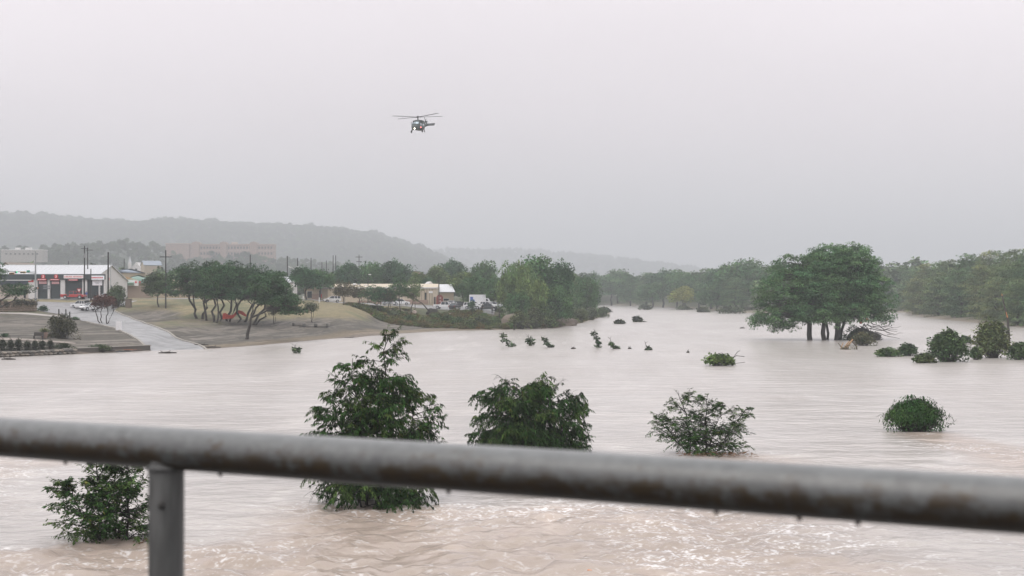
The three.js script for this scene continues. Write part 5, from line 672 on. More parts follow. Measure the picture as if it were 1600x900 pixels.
function vehicle(kind, name, label, pos, turn, m, o = {}) {
  const K = KIND[kind], t = thing(name, label, o.category ?? (kind === 'pickup' ? 'pickup' : 'car'), pos, turn), W = K.W, rim = [];
  for (const wx of [...K.wb].reverse()) for (let a = 0; a <= 8; a++) { const q = a / 8 * Math.PI; rim.push([wx + Math.cos(q) * (K.r + 0.07), Math.max(K.low[0][1] - 0.1, K.r + Math.sin(q) * (K.r + 0.07))]); }
  part('body', extrude([...K.low, ...rim], W, 0.07), m, t);
  const cab = part('cabin_glass', (() => { const g = extrude(K.cab, W - 0.14, 0.04), p = g.attributes.position; for (let i = 0; i < p.count; i++) { const f = clamp((p.getY(i) - K.cab[0][1]) / 0.7); p.setZ(i, p.getZ(i) * (1 - 0.17 * f)); } g.computeVertexNormals(); return g; })(), M.glass_dark, t);
  const top = Math.max(...K.cab.map((c) => c[1])), up = K.cab.filter((c) => c[1] > top - 0.12), x0 = up[0][0], x1 = up[up.length - 1][0], zi = (W - 0.14) * 0.83 / 2;
  part('roof', box(x1 - x0, 0.06, zi * 2 + 0.02, (x0 + x1) / 2, top + 0.01, 0), m, t);
  const pillar = (a, b, w) => { for (const s of [-1, 1]) part('pillar', tube([V(a[0], a[1], s * (W / 2 - 0.06)), V(b[0], b[1], s * (zi + 0.01))], w, 4), m, t); };
  pillar(K.cab[0], up[0], 0.07); pillar(K.cab[K.cab.length - 1], up[up.length - 1], 0.05); const xm = (K.cab[0][0] + K.cab[K.cab.length - 1][0]) / 2; pillar([xm, K.cab[0][1]], [xm - 0.02, top - 0.03], 0.055); if (kind === 'suv') pillar([-1.35, 1.06], [-1.3, 1.66], 0.06);
  for (const wx of K.wb) for (const s of [-1, 1]) { const w = part('wheel', new THREE.CylinderGeometry(K.r, K.r, 0.24, 22).rotateX(Math.PI / 2).translate(wx, K.r, s * (W / 2 - 0.14)), M.tyre, t); part('rim', new THREE.CylinderGeometry(K.r * 0.62, K.r * 0.62, 0.04, 18).rotateX(Math.PI / 2).translate(wx, K.r, s * (W / 2 - 0.01)), M.rim, w); }
  const f = K.low[K.low.length - 2], bk = K.low[1]; for (const s of [-1, 1]) { part('headlight', box(0.12, 0.16, 0.36, f[0] - 0.02, f[1] - 0.02, s * (W / 2 - 0.26)), o.lit ? HEADLIGHT : LAMP_OFF, t); part('tail_light', box(0.08, 0.26, 0.2, bk[0] - 0.01, bk[1] - 0.2, s * (W / 2 - 0.14)), o.braking ? LIT_TAIL : M.tail_red, t); }
  part('bumper', box(0.1, 0.2, W - 0.1, K.low[K.low.length - 1][0] + 0.02, 0.5, 0), M.bumper, t); part('rear_bumper', box(0.1, 0.2, W - 0.1, K.low[0][0] - 0.02, 0.55, 0), M.bumper, t);
  if (kind === 'pickup') part('bed_opening', box(1.85, 0.05, W - 0.3, -1.9, 1.14, 0), M.dark_trim, t);
  return t;
}
const lot = (px, d) => standAt(px, d, 0.09);
{
  // before the garage
  vehicle('pickup', 'red_pickup', 'red pickup parked before the garage bays', lot(115, 341), -0.1, PAINT.red);
  const hatch = vehicle('suv', 'white_car', 'white car with its rear hatch raised on the wet car park', gp(126, 483).add(V(0, 0.09, 0)), 2.55, PAINT.white);
  part('raised_hatch', box(1.2, 0.06, 1.5, -2.55, 1.82, 0, 0, 0, -0.12), PAINT.white, hatch); part('cargo_opening', box(0.05, 0.75, 1.4, -2.34, 1.2, 0), M.dark_trim, hatch);
  vehicle('suv', 'white_car', 'white car nose-on behind the red-leaved tree, beside the open-hatched one', gp(141, 486).add(V(0, 0.09, 0)), -2.2, PAINT.white);
  vehicle('sedan', 'silver_car', 'silver car with a bright headlight behind the big round shrub', lot(163, 336), 3.5, PAINT.silver, { lit: true });
  // on top of the wild bank
  vehicle('pickup', 'white_pickup', 'white pickup on the bank, leftmost of the row of vehicles', lot(695, 369), -0.22, PAINT.white);
  vehicle('sedan', 'black_car', 'small dark car seen end-on just right of the white pickup', lot(710.5, 367), 1.25, PAINT.black);
  vehicle('suv', 'white_car', 'white car with lit red tail lights behind the white pickup', lot(707, 392), 1.35, PAINT.white, { braking: true });
  vehicle('sedan', 'black_car', 'black car half hidden under the trees beyond the white pickup', lot(718, 398), 0.2, PAINT.black);
  vehicle('suv', 'white_car', 'white car side-on in the middle of the row on the bank', lot(738, 366), -0.08, PAINT.white);
  vehicle('pickup', 'dark_pickup', 'dark green pickup beside the standing person, partly under the trees', lot(761, 368), -0.1, PAINT.dark);
  vehicle('sedan', 'white_car', 'white sedan in the second row behind the side-on white car', lot(741, 384), 0.1, PAINT.white);
  vehicle('suv', 'white_car', 'white car in the second row above the dark green pickup', lot(763, 384), -0.35, PAINT.white);
  vehicle('suv', 'silver_car', 'silver car at the right end of the second row, deep under the trees', lot(774, 390), -0.5, PAINT.silver);
  { const p = lot(751, 396), t = thing('box_truck', 'white box truck with a blue emblem behind the row of vehicles', 'truck', p, -0.2); part('cargo_box', box(4.2, 2.5, 2.3, -0.9, 2.0, 0), PAINT.white, t); part('blue_emblem', [box(0.8, 1.1, 0.04, -2.3, 2.1, 1.17), box(0.5, 0.6, 0.04, -1.7, 1.6, 1.17, 0, 0, 0.4)], PAINT.blue, t); part('cab', extrude([[1.2, 0.6], [1.2, 2.2], [1.5, 2.3], [2.1, 2.2], [2.5, 1.4], [3.3, 1.25], [3.4, 0.6]], 2.0, 0.06), PAINT.white, t); part('windscreen', extrude([[1.75, 1.45], [1.75, 2.1], [2.12, 2.08], [2.45, 1.45]], 2.04), M.glass_dark, t); part('chassis', box(6, 0.3, 1.6, 0.2, 0.6, 0), M.bumper, t); for (const x of [-2, 2.4]) for (const s of [-1, 1]) { const w = part('wheel', new THREE.CylinderGeometry(0.42, 0.42, 0.28, 20).rotateX(Math.PI / 2).translate(x, 0.42, s * 0.95), M.tyre, t); part('rim', new THREE.CylinderGeometry(0.24, 0.24, 0.04, 16).rotateX(Math.PI / 2).translate(x, 0.42, s * 1.1), M.rim, w); } for (const s of [-1, 1]) part('headlight', box(0.06, 0.18, 0.3, 3.38, 1.0, s * 0.75), LAMP_OFF, t); }
  // by the small tan house and behind the bank trees
  vehicle('suv', 'white_car', 'white car parked before the small tan house', lot(519, 378), 3.4, PAINT.white);
  vehicle('sedan', 'silver_car', 'pale car behind the thin bank trees, left of two', lot(609, 388), 0.2, PAINT.silver);
  vehicle('suv', 'white_car', 'pale car behind the thin bank trees, right of two', lot(627, 386), 0.1, PAINT.white);
}
// a person: one smooth body meshed from tapered bones; height about 1.76 m
function person(seed, label, pos, turn, skin, top, legs, hairCol, pose) {
  const B = [[[0, 1.58, 0.01], [0, 1.68, 0.02], 0.088, 0.098], [[0, 1.42, 0], [0, 1.56, 0.01], 0.058, 0.055], [[0, 0.98, 0], [0, 1.2, 0], 0.15, 0.14], [[0, 1.2, 0], [0, 1.38, -0.01], 0.145, 0.12], [[-0.17, 1.4, 0], [0.17, 1.4, 0], 0.072, 0.072], [[-0.09, 0.94, 0], [0.09, 0.94, 0], 0.13, 0.13]];
  for (const s of [-1, 1]) {
    const a = pose[s < 0 ? 0 : 1]; B.push([[s * 0.2, 1.39, 0], a[0], 0.058, 0.046], [a[0], a[1], 0.045, 0.034]); const d = a[1].map((v, i) => v - a[0][i]), l = Math.hypot(...d), u = d.map((v) => v / l), q = a[1].map((v, i) => v + u[i] * 0.05);
    B.push([a[1], q, 0.038, 0.036]); for (let f = 0; f < 5; f++) { const o = (f - 2) * 0.018; B.push([[q[0], q[1], q[2] + o], [q[0] + u[0] * (f === 0 ? 0.04 : 0.085) - s * 0.012, q[1] + u[1] * (f === 0 ? 0.04 : 0.085), q[2] + o * 1.3 + u[2] * 0.08], 0.012, 0.009]); }
    B.push([[s * 0.1, 0.92, 0], [s * 0.115, 0.5, 0.02], 0.092, 0.062], [[s * 0.115, 0.5, 0.02], [s * 0.12, 0.09, -0.01], 0.058, 0.042], [[s * 0.12, 0.05, -0.03], [s * 0.14, 0.04, 0.16], 0.045, 0.036]);
  }
  B.push([[0, 1.625, 0.105], [0, 1.605, 0.122], 0.016, 0.02]); for (const s of [-1, 1]) B.push([[s * 0.098, 1.64, 0.01], [s * 0.104, 1.61, 0], 0.02, 0.014]);
  const n = 84, mc = new MarchingCubes(n, new THREE.MeshBasicMaterial(), false, false, 200000), S = 1.9, near = (p) => { let s = 0, best = 1e9; for (const [a, b, r0, r1] of B) { const ux = b[0] - a[0], uy = b[1] - a[1], uz = b[2] - a[2], t = clamp(((p[0] - a[0]) * ux + (p[1] - a[1]) * uy + (p[2] - a[2]) * uz) / (ux * ux + uy * uy + uz * uz)), d = Math.hypot(p[0] - a[0] - ux * t, p[1] - a[1] - uy * t, p[2] - a[2] - uz * t) - lerp(r0, r1, t); s += Math.exp(-d * 55); best = Math.min(best, d); } return -Math.log(s) / 55; };
  for (let z = 0; z < n; z++) for (let y = 0; y < n; y++) for (let x = 0; x < n; x++) mc.field[x + y * n + z * n * n] = -near([(x / n - 0.5) * S, (y / n) * S - 0.05, (z / n - 0.5) * S]);
  mc.isolation = 0; mc.update(); const P = [], C = [], N = mc.count; for (let i = 0; i < N; i++) { const x = mc.positionArray[i * 3] * 0.5 * S, y = (mc.positionArray[i * 3 + 1] * 0.5 + 0.5) * S - 0.05, z = mc.positionArray[i * 3 + 2] * 0.5 * S; P.push(x, y, z); const hand = pose.some((a) => Math.hypot(x - a[1][0], y - a[1][1], z - a[1][2]) < 0.13), c = y > 1.5 || hand ? skin : y > 0.93 ? top : y > 0.1 ? legs : [0.02, 0.02, 0.02]; C.push(...c); }
  const g = geo(P, null, { color: [C, 3] }), t = thing('person', label, 'person', pos, turn), m = new THREE.MeshStandardMaterial({ vertexColors: true, roughness: 0.9, side: THREE.DoubleSide }); m.name = 'clothes_and_skin';
  part('body', g, m, t); const hg = new THREE.SphereGeometry(0.108, 18, 12, 0, 6.2832, 0, 1.75).rotateX(-0.35).translate(0, 1.685, 0.008); part('hair', hg, std('hair' + seed, ...hairCol), t); for (const s of [-1, 1]) part('eye', new THREE.SphereGeometry(0.012, 8, 6).translate(s * 0.036, 1.642, 0.1), M.dark_trim, t); part('mouth', box(0.045, 0.008, 0.01, 0, 1.572, 0.1), std('lip' + seed, 0.25, 0.1, 0.09), t);
}
{
  const down = [[[-0.25, 1.12, 0], [-0.27, 0.88, 0.06]], [[0.25, 1.12, 0], [0.27, 0.88, 0.06]]], crossed = [[[-0.27, 1.14, 0.05], [-0.12, 1.05, 0.22]], [[0.27, 1.14, 0.05], [0.12, 1.08, 0.22]]];
  person(1, 'person in dark clothes standing between the white car and the dark green pickup', lot(754, 363.5), 0.2, [0.35, 0.22, 0.16], [0.025, 0.035, 0.04], [0.02, 0.024, 0.03], [0.02, 0.015, 0.012], down);
  person(2, 'person in dark clothes at the edge of the trees right of the dark green pickup', lot(769, 363.5), -0.6, [0.3, 0.19, 0.14], [0.03, 0.04, 0.045], [0.025, 0.03, 0.035], [0.03, 0.02, 0.012], crossed);
  person(3, 'person in a blue top standing before the garage between the poles', standAt(135, 343, 0.08), 0.1, [0.35, 0.22, 0.16], [0.06, 0.1, 0.3], [0.04, 0.05, 0.09], [0.03, 0.022, 0.015], down);
}
// ------------------------------------------------------------------ the helicopter
{
  const hub = at(653, 186.5, 364), t = thing('helicopter', 'dark grey green military helicopter flying towards the viewer with its landing light on', 'helicopter', hub);
  const skin = std('olive_skin', 0.05, 0.062, 0.058, 0.55), dark = std('rotor_dark', 0.03, 0.033, 0.034, 0.6), pane = new THREE.MeshPhysicalMaterial({ color: 0xb4c2ca, roughness: 0.1, metalness: 0.5 }); pane.name = 'canopy_glass';
  // rings along z: nose at +z; [z, y middle, half width, half height]
  const loft = (rings, n = 20, e = 2.8) => { const pos = [], idx = []; for (const [z, y, a, b] of rings) for (let k = 0; k < n; k++) { const q = k / n * 6.2832, c = Math.cos(q), s = Math.sin(q); pos.push(Math.sign(c) * Math.pow(Math.abs(c), 2 / e) * a, y + Math.sign(s) * Math.pow(Math.abs(s), 2 / e) * b, z); } for (let j = 0; j < rings.length - 1; j++) for (let k = 0; k < n; k++) { const k1 = (k + 1) % n, p = j * n; idx.push(p + k, p + n + k, p + k1, p + k1, p + n + k, p + n + k1); } for (const e2 of [0, rings.length - 1]) for (let k = 1; k < n - 1; k++) idx.push(e2 * n, e2 * n + k, e2 * n + k + 1); return geo(pos, idx); };
  part('fuselage', loft([[4.7, -2.35, 0.25, 0.25], [4.3, -2.3, 0.72, 0.55], [3.5, -2.1, 1.0, 0.78], [2.6, -1.85, 1.16, 0.98], [1.6, -1.75, 1.18, 1.05], [-2.2, -1.75, 1.18, 1.05], [-3.4, -1.6, 0.95, 0.85], [-4.6, -1.4, 0.62, 0.6]]), skin, t);
  part('tail_boom', loft([[-4.4, -1.4, 0.62, 0.6], [-6.5, -1.2, 0.42, 0.44], [-9.2, -0.95, 0.27, 0.34], [-9.8, -0.8, 0.22, 0.4]]), skin, t);
  part('engine_deck', loft([[2.0, -0.85, 0.5, 0.25], [1.2, -0.62, 0.85, 0.45], [-1.5, -0.6, 0.95, 0.5], [-3.2, -0.85, 0.6, 0.35]]), skin, t);
  for (const s of [-1, 1]) { const e = part('engine', loft([[0.9, -0.62, 0.36, 0.36], [0.4, -0.62, 0.42, 0.42], [-1.8, -0.66, 0.42, 0.42], [-2.5, -0.68, 0.34, 0.34]].map(([z, y, a, b]) => [z, y, a, b])).translate(s * 0.82, 0, 0), skin, t); part('intake', new THREE.CylinderGeometry(0.3, 0.3, 0.06, 16).rotateX(Math.PI / 2).translate(s * 0.82, -0.62, 0.91), dark, e); }
  for (const s of [-1, 1]) { part('windscreen', geo([s * 0.08, -1.42, 3.55, s * 0.86, -1.5, 3.3, s * 0.8, -0.98, 2.55, s * 0.08, -0.9, 2.75], s > 0 ? [0, 1, 2, 0, 2, 3] : [0, 2, 1, 0, 3, 2]).translate(0, 0.14, 0.2), pane, t); part('side_window', box(0.04, 0.62, 0.9, s * 1.175, -1.4, 2.0), pane, t); part('cabin_window', box(0.04, 0.6, 1.2, s * 1.19, -1.4, -0.6), pane, t); part('chin_window', box(0.35, 0.3, 0.05, s * 0.42, -2.2, 4.32, 0, -0.5), pane, t); }
  part('fin', extrude([[-9.3, -1.0], [-10.4, 0.1], [-9.8, 0.2], [-8.6, -0.7]], 0.22).rotateY(-Math.PI / 2), skin, t);
  part('stabilator', [box(4.4, 0.14, 1.15, 0, -0.85, -9.3, 0, 0.5)], dark, t);
  const tr = part('tail_rotor_hub', new THREE.CylinderGeometry(0.2, 0.2, 0.35, 12).rotateZ(Math.PI / 2).translate(-0.3, 0.05, -10.0), dark, t); for (let i = 0; i < 4; i++) { const a = i * Math.PI / 2 + 0.6; part('tail_rotor_blade', box(0.05, 1.45, 0.22, 0, 0.75, 0).rotateX(a).translate(-0.42, 0.05, -10.0), dark, tr); }
  part('mast', cyl(0.16, 0.13, 1.3, 0, -0.6, 0, 12), dark, t); const hb = part('rotor_hub', [cyl(0.42, 0.3, 0.3, 0, -0.12, 0, 16), cyl(0.2, 0.1, 0.2, 0, 0.15, 0, 12)], dark, t);
  hb.position.y = 0.6; for (let i = 0; i < 4; i++) { const a = Math.PI / 4 + 0.12 + i * Math.PI / 2, g = box(7.5, 0.07, 0.53, 4.3, 0, 0); const p = g.attributes.position; for (let q = 0; q < p.count; q++) p.setY(q, p.getY(q) + 0.0035 * p.getX(q) * p.getX(q)); part('rotor_blade', [g, box(0.9, 0.12, 0.2, 0.6, 0, 0)].map((x) => x.rotateY(a)), dark, hb); }
  for (const s of [-1, 1]) { const g = part('main_gear', [tube([V(s * 1.0, -2.3, 1.7), V(s * 1.35, -3.1, 1.9)], [0.13, 0.1], 8), tube([V(s * 1.0, -2.0, 2.4), V(s * 1.33, -3.0, 1.95)], 0.06, 6)], dark, t); part('wheel', new THREE.CylinderGeometry(0.33, 0.33, 0.24, 18).rotateZ(Math.PI / 2).translate(s * 1.42, -3.15, 1.9), M.tyre, g); part('step', box(0.3, 0.3, 0.5, s * 1.15, -2.5, 1.6), dark, t); }
  const tw = part('tail_gear', tube([V(0, -1.6, -6.2), V(0, -2.6, -6.6)], 0.08, 6), dark, t); part('wheel', new THREE.CylinderGeometry(0.22, 0.22, 0.16, 14).rotateZ(Math.PI / 2).translate(0, -2.7, -6.6), M.tyre, tw);
  part('landing_light', new THREE.SphereGeometry(0.16, 12, 8).translate(0.15, -2.6, 4.85), glow('landing_glow', 0xfff2d8, 9), t); part('red_navigation_lamp', new THREE.SphereGeometry(0.16, 12, 8).translate(1.2, -2.2, 2.4), glow('red_glow', 0xff5a50, 2.2), t); part('wire_cutter', tube([V(0, -0.95, 2.9), V(0, -0.45, 3.0)], 0.04, 5), dark, t); for (const s of [-1, 1]) part('mirror', box(0.12, 0.3, 0.08, s * 1.1, -0.9, 2.9), dark, t);
  t.rotation.set(0.06, -0.17, 0.045, 'YXZ');
}
// ------------------------------------------------------------------ trees of the town and of both banks
{
  const G1 = 'trees among the houses';
  [['broad_c', 'dark leafy tree right of the leaning oaks, before the small tan house', 478, 372, 414, 54], ['broad_a', 'wide tree over the small tan house', 500, 392, 420, 50], ['broad_c', 'dark round tree behind the left end of the long beige building', 541, 470, 407, 44], ['broad_a', 'spreading yellowish tree left of the big dark one behind the beige building', 580, 475, 408, 52], ['broad_c', 'biggest dark round tree behind the middle of the beige building', 620, 480, 404, 62], ['broad_b', 'pale tree left of the white roofed house', 655, 445, 423, 40], ['broad_c', 'dark tree with a flat top far behind the white roofed house', 704, 560, 403, 58], ['broad_b', 'pale round tree right of the white roofed house', 722, 420, 424, 50], ['low_a', 'broad pale tree behind the row of vehicles', 742, 412, 428, 56], ['broad_a', 'tree behind the broad pale one, its top against the far hill', 756, 470, 407, 50], ['broad_b', 'pale crown over the roof of the white roofed house', 684, 470, 414, 44], ['broad_c', 'low dark tree just right of the white roofed house', 672, 440, 432, 30]].forEach(([key, label, px, d, top, w], i) => treeAt(key, 'leafy_tree', label, px, d, top, w, i * 1.7));
  // the big trees at the end of the left bank
  [['low_a', 'leafy tree left of the tall bank trees, over the parked row', 770, 408, 428, 60], ['willow', 'pale willowy tree, left front of the tall group at the end of the left bank', 804, 364, 409, 62], ['broad_a', 'tall round-topped tree in the middle of the group at the end of the left bank', 836, 378, 398, 84], ['willow', 'willowy tree hanging low in the front of the bank-end group', 830, 358, 428, 58], ['broad_c', 'dark tree right of the middle of the bank-end group', 872, 376, 404, 58], ['low_a', 'low full tree at the right front of the bank-end group', 868, 364, 440, 62], ['low_a', 'low tree with shadowed foot at the front left of the bank-end group', 808, 354, 452, 48]].forEach(([key, label, px, d, top, w], i) => treeAt(key, 'bank_tree', label, px, d, top, w, i * 2.1 + 0.5));
  treeAt('low_a', 'bank_tree', 'hazier round tree standing beyond the bank-end group', 916, 470, 424, 50, 0.3); treeAt('willow', 'bank_tree', 'slim hazy tree behind the hazier round one', 900, 520, 430, 40, 1.2);
  // trees and scrub on the wild bank
  { const sp = (seed, px, d, top, w, col, label, k = {}) => { const b = standAt(px, d), s = d / F, h = EYE + (HY - top) * s - b.y, [a, l] = treeGeo(seed, { stems: [[0, 0, 0.2, h * 0.6, 0, 0.13], [0.3, 0, 0.9, h * 0.55, 0.2, 0.08]], crowns: [[0, h * 0.6, 0, w * s / 2, h * 0.38, w * s / 2 * 0.9, 44]], lobe: 0.75, leaves: 60, leaf: 0.32, low: -0.8, col, ragged: 0.35, limbs: 1, ...k }), t = thing('bank_sapling', label, 'tree', b); part('trunk', a, M.bark, t); part('crown', l, M.leaf, t); };
    sp(501, 535, 352, 438, 40, GREEN.olive, 'thin olive grey tree on the bank before the beige building, left one', { leaves: 60 }); sp(502, 560, 356, 445, 38, GREEN.olive, 'sparse olive shrub-like tree right of the thin olive grey one', { leaves: 60 });
    sp(503, 590, 350, 442, 52, GREEN.dark, 'round dark leafy tree on the bank before the beige building', { lobe: 1.0, leaves: 110 }); sp(504, 624, 352, 428, 34, GREEN.broad, 'slender tree with a straight trunk right of the round dark one'); sp(505, 644, 354, 432, 38, GREEN.pale, 'loose pale green tree beside the slender straight one'); sp(507, 607, 360, 450, 26, GREEN.olive, 'small olive tree between the round dark one and the slender one'); sp(506, 737, 350, 466, 12, GREEN.dark, 'little dark sapling before the side-on white car', { leaves: 14, lobe: 0.35 }); }
  { const p = standAt(672, 352), k = 352 / F, r = rng(55), t = thing('uprooted_tree', 'uprooted bare tree with a dark root ball on the bank left of the vehicles', 'uprooted tree', p); part('root_ball', rock(r, 3.0, 2.2, 1.6, 2).translate(0.6, 0.9, 0), std('root_dark', 0.035, 0.032, 0.027), t); const rt = []; for (let i = 0; i < 26; i++) { const a = r() * 6.28; rt.push(limb(r, V(0.6, 0.9, 0), V(0.6 + Math.cos(a) * (1.2 + r()), 0.9 + Math.sin(a) * (0.9 + 0.8 * r()), (r() - 0.3) * 1.6), 0.07, 0.02, 0.2)[0]); } part('roots', merged(rt), M.bark, t).userData.kind = 'stuff'; part('trunk', [tube([V(0, 1, 0), V(-2, 3.2, 0), V(-4, 4.4, 0)], [0.2, 0.14, 0.07], 6)], M.bark, t); part('branch', limb(r, V(-2, 3.2, 0), V(-4.5, 2.9, 0.4), 0.08, 0.02)[0], M.bark, t); part('branch', limb(r, V(-3, 3.9, 0), V(-4.4, 6.2, -0.2), 0.07, 0.02)[0], M.bark, t); }
  const scrub = [[699, 506, 22, 13], [716, 509, 30, 13], [733, 512, 34, 15], [752, 511, 30, 14], [772, 510, 28, 13], [786, 506, 26, 14], [812, 514, 34, 26], [834, 513, 40, 30], [860, 512, 30, 24], [884, 507, 36, 26], [906, 504, 34, 22], [924, 500, 30, 18], [940, 496, 24, 14], [640, 504, 30, 10], [662, 506, 28, 10], [612, 496, 34, 10], [584, 486, 34, 8], [680, 500, 26, 9], [560, 482, 26, 7], [779, 488, 12, 7], [850, 496, 40, 30], [890, 490, 40, 24]];
  const words = ['low green scrub', 'dense weedy bush', 'loose green thicket', 'grey green scrub'], where = ['first under the white pickup', 'under the gap right of the white pickup', 'under the side-on white car', 'right of the little dark sapling', 'under the dark green pickup', 'left of the tan dirt slope', 'just right of the tan dirt slope', 'largest, at the waterline below the tall trees', 'at the waterline right of the largest one', 'left of the last tall tree on the shore', 'on the shore below the hazier round tree', 'next to last along the shore point', 'last along the shore point', 'below the loose pale tree', 'below the uprooted tree', 'below the round dark tree', 'on the grass edge left of the round dark tree', 'right below the root ball', 'on the grass edge under the olive trees', 'at the top of the bank before the people', 'under the tall trees above the shore', 'under the hazier tree above the shore'];
  scrub.forEach(([px, py, w, h], i) => { const p = gp(px, py), k = -p.z / F; bush(600 + i, w * k, h * k, w * k * 0.6, 22, 80, { leaf: 0.42, col: [[0.07, 0.115, 0.046], [0.052, 0.098, 0.042], [0.08, 0.115, 0.054], [0.066, 0.094, 0.054]][i % 4], s: 0.24 }, words[i % 4] + ' on the bank, ' + where[i], p, i); });
  solo('dirt_slope', rock(rng(9), 9, 5.5, 5, 3), std('dirt', 0.16, 0.13, 0.105, 0.95), 'bare tan slip of earth on the bank below the dark green pickup', 'slope', gp(801, 512).add(V(0, 0.2, -2)), 0.3); solo('dirt_slope', rock(rng(10), 9, 4.5, 5, 3), M.dirt, 'bare tan slip of earth below the right end of the tall bank trees', 'slope', gp(876, 508).add(V(0, 0.1, -1)), 0.3);
  for (const [px, py, label] of [[780, 508, 'dark dead stump post on the bank beside the left dirt slip'], [803, 516, 'short dark post at the waterline by the left dirt slip']]) { const q = gp(px, py); solo('dead_stump', tube([V(0, -0.3, 0), V(0.1, 1.5, 0), V(-0.1, px === 780 ? 4.2 : 1.9, 0)], [0.2, 0.16, 0.1], 6), M.bark, label, 'stump', q); }
  for (const [px, py, w, c, label] of [[648, 491, 1.2, [0.5, 0.4, 0.36], 'round pinkish boulder on the wild bank'], [632, 494, 1.0, [0.42, 0.34, 0.3], 'smaller pinkish boulder left of the round one'], [704, 495, 1.1, [0.75, 0.75, 0.76], 'crumpled white scrap below the white pickup']]) { const q = gp(px, py); solo('boulder', rock(rng(px), w, w * 0.9, w, 2), std('boulder' + px, ...c), label, px === 704 ? 'litter' : 'boulder', q.add(V(0, 0.35, 0))); }
  // weeds over the wild bank
  { const L = new Leaves(), r = rng(71); for (let i = 0; i < 40; i++) clump(L, r, (r() - 0.5) * 1.2, 0.15 + 0.2 * r(), (r() - 0.5) * 1.2, 0.35, 0.3, 0.35, 6, 0.32, [0.085, 0.115, 0.052], { up: 0.5, wide: 0.35 }); const g = L.geo(), N = 2600, im = new THREE.InstancedMesh(g, M.leaf, N), m = new THREE.Matrix4(), q = new THREE.Quaternion(), c = new THREE.Color(); let k = 0; for (let tries = 0; tries < 60000 && k < N; tries++) { const px = 540 + r() * 400, d = 335 + r() * 110 + (px > 880 ? (px - 880) * 2.2 : 0), x = (px - CX) / F * d, z = -d, s = inland(x, z); if (s < 1.5 || s > 44 || (px < 640 && s < 4 + (640 - px) * 0.28) || (px < 640 ? d > 361 : px < 800 && (d > 356 || s > 23))) continue; m.compose(stand(x, z), q.setFromAxisAngle(V(0, 1, 0), r() * 6.28), V(1, 0.8 + r(), 1).multiplyScalar((0.7 + 0.7 * r()) * (px < 800 && s > 24 ? 0.5 : 1))); im.setMatrixAt(k, m); im.setColorAt(k, c.setRGB(0.7 + 0.7 * r(), 0.7 + 0.5 * r(), 0.7 + 0.4 * r())); k++; } im.count = k; im.name = 'undergrowth'; im.castShadow = im.receiveShadow = true; scene.add(im); tag(im, 'rank grass and weeds on the wild left bank', 'undergrowth', null, 'stuff'); }
  // right bank cypresses
  const ORD = ['first', 'second', 'third', 'fourth', 'fifth', 'sixth', 'seventh', 'eighth', 'ninth', 'tenth', 'eleventh', 'twelfth'];
  const RB = 'cypresses on the right bank';
  [[1402, 720, 424, 56], [1422, 650, 417, 74], [1448, 575, 409, 84], [1482, 530, 402, 92], [1516, 500, 393, 96], [1548, 480, 389, 96], [1582, 460, 385, 100], [1618, 440, 383, 104], [1436, 548, 432, 62], [1468, 504, 424, 74], [1503, 466, 417, 80], [1540, 440, 411, 86], [1574, 416, 406, 92], [1606, 396, 402, 92], [1640, 388, 390, 110], [1592, 372, 432, 70], [1628, 362, 424, 86], [1556, 410, 436, 64]].forEach(([px, d, top, w], i) => treeAt(['cypress_a', 'cypress_b', 'cypress_c'][i % 3], 'riverside_cypress', i < 8 ? ORD[i] + ' cypress from the left along the skyline of the right bank wood' : i < 15 ? ORD[i - 8] + ' cypress from the left in the lower front row of the right bank wood' : ['low full cypress hanging over the water behind the broken snag', 'low full cypress over the water at the right edge of the picture', 'low cypress at the water between the tall bushes and the right bank wood'][i - 15], px, d, top, w, i * 1.9, RB, 'tree', -2.6));
  // far bank across the bend
  const FB = 'hazy trees on the far bank';
  [[955, 930, 430, 60], [985, 900, 424, 50], [1010, 860, 424, 56], [1035, 820, 419, 60], [1058, 800, 421, 50], [1092, 760, 420, 60], [1112, 720, 418, 64], [1132, 690, 410, 70], [1160, 670, 404, 90], [1190, 650, 408, 90], [1220, 660, 412, 80], [1070, 745, 440, 50], [1020, 800, 440, 50], [1120, 670, 436, 60], [1150, 640, 432, 60], [930, 980, 424, 60], [965, 980, 420, 50], [1260, 680, 416, 80], [1300, 700, 418, 80], [1350, 720, 420, 80]].forEach(([px, d, top, w], i) => treeAt(['broad_a', 'low_a', 'cypress_b', 'broad_c'][i % 4], 'far_tree', (i < 11 ? ORD[i] + ' hazy tree from the left along the skyline of the far bank' : ['low hazy tree behind the yellowish one', 'low hazy tree left of the yellowish one', 'low hazy tree at the water left of the big cypress clump', 'low hazy tree half behind the left edge of the cypress clump', 'faintest tree at the left end of the far bank', 'faint tree next to the left end of the far bank', 'hazy tree behind the left half of the cypress clump', 'hazy tree behind the middle of the cypress clump', 'hazy tree behind the right half of the cypress clump'][i - 11]), px, d, top, w, i * 1.3, FB));
  PROTO.yellow = { ...PROTO.broad_b, leaf: M.leaf.clone() }; PROTO.yellow.leaf.color.setRGB(2.3, 1.7, 1.2); treeAt('yellow', 'yellowish_tree', 'yellowish tree in front of the hazy wood on the far bank', 1066, 730, 446, 42, 0.7);
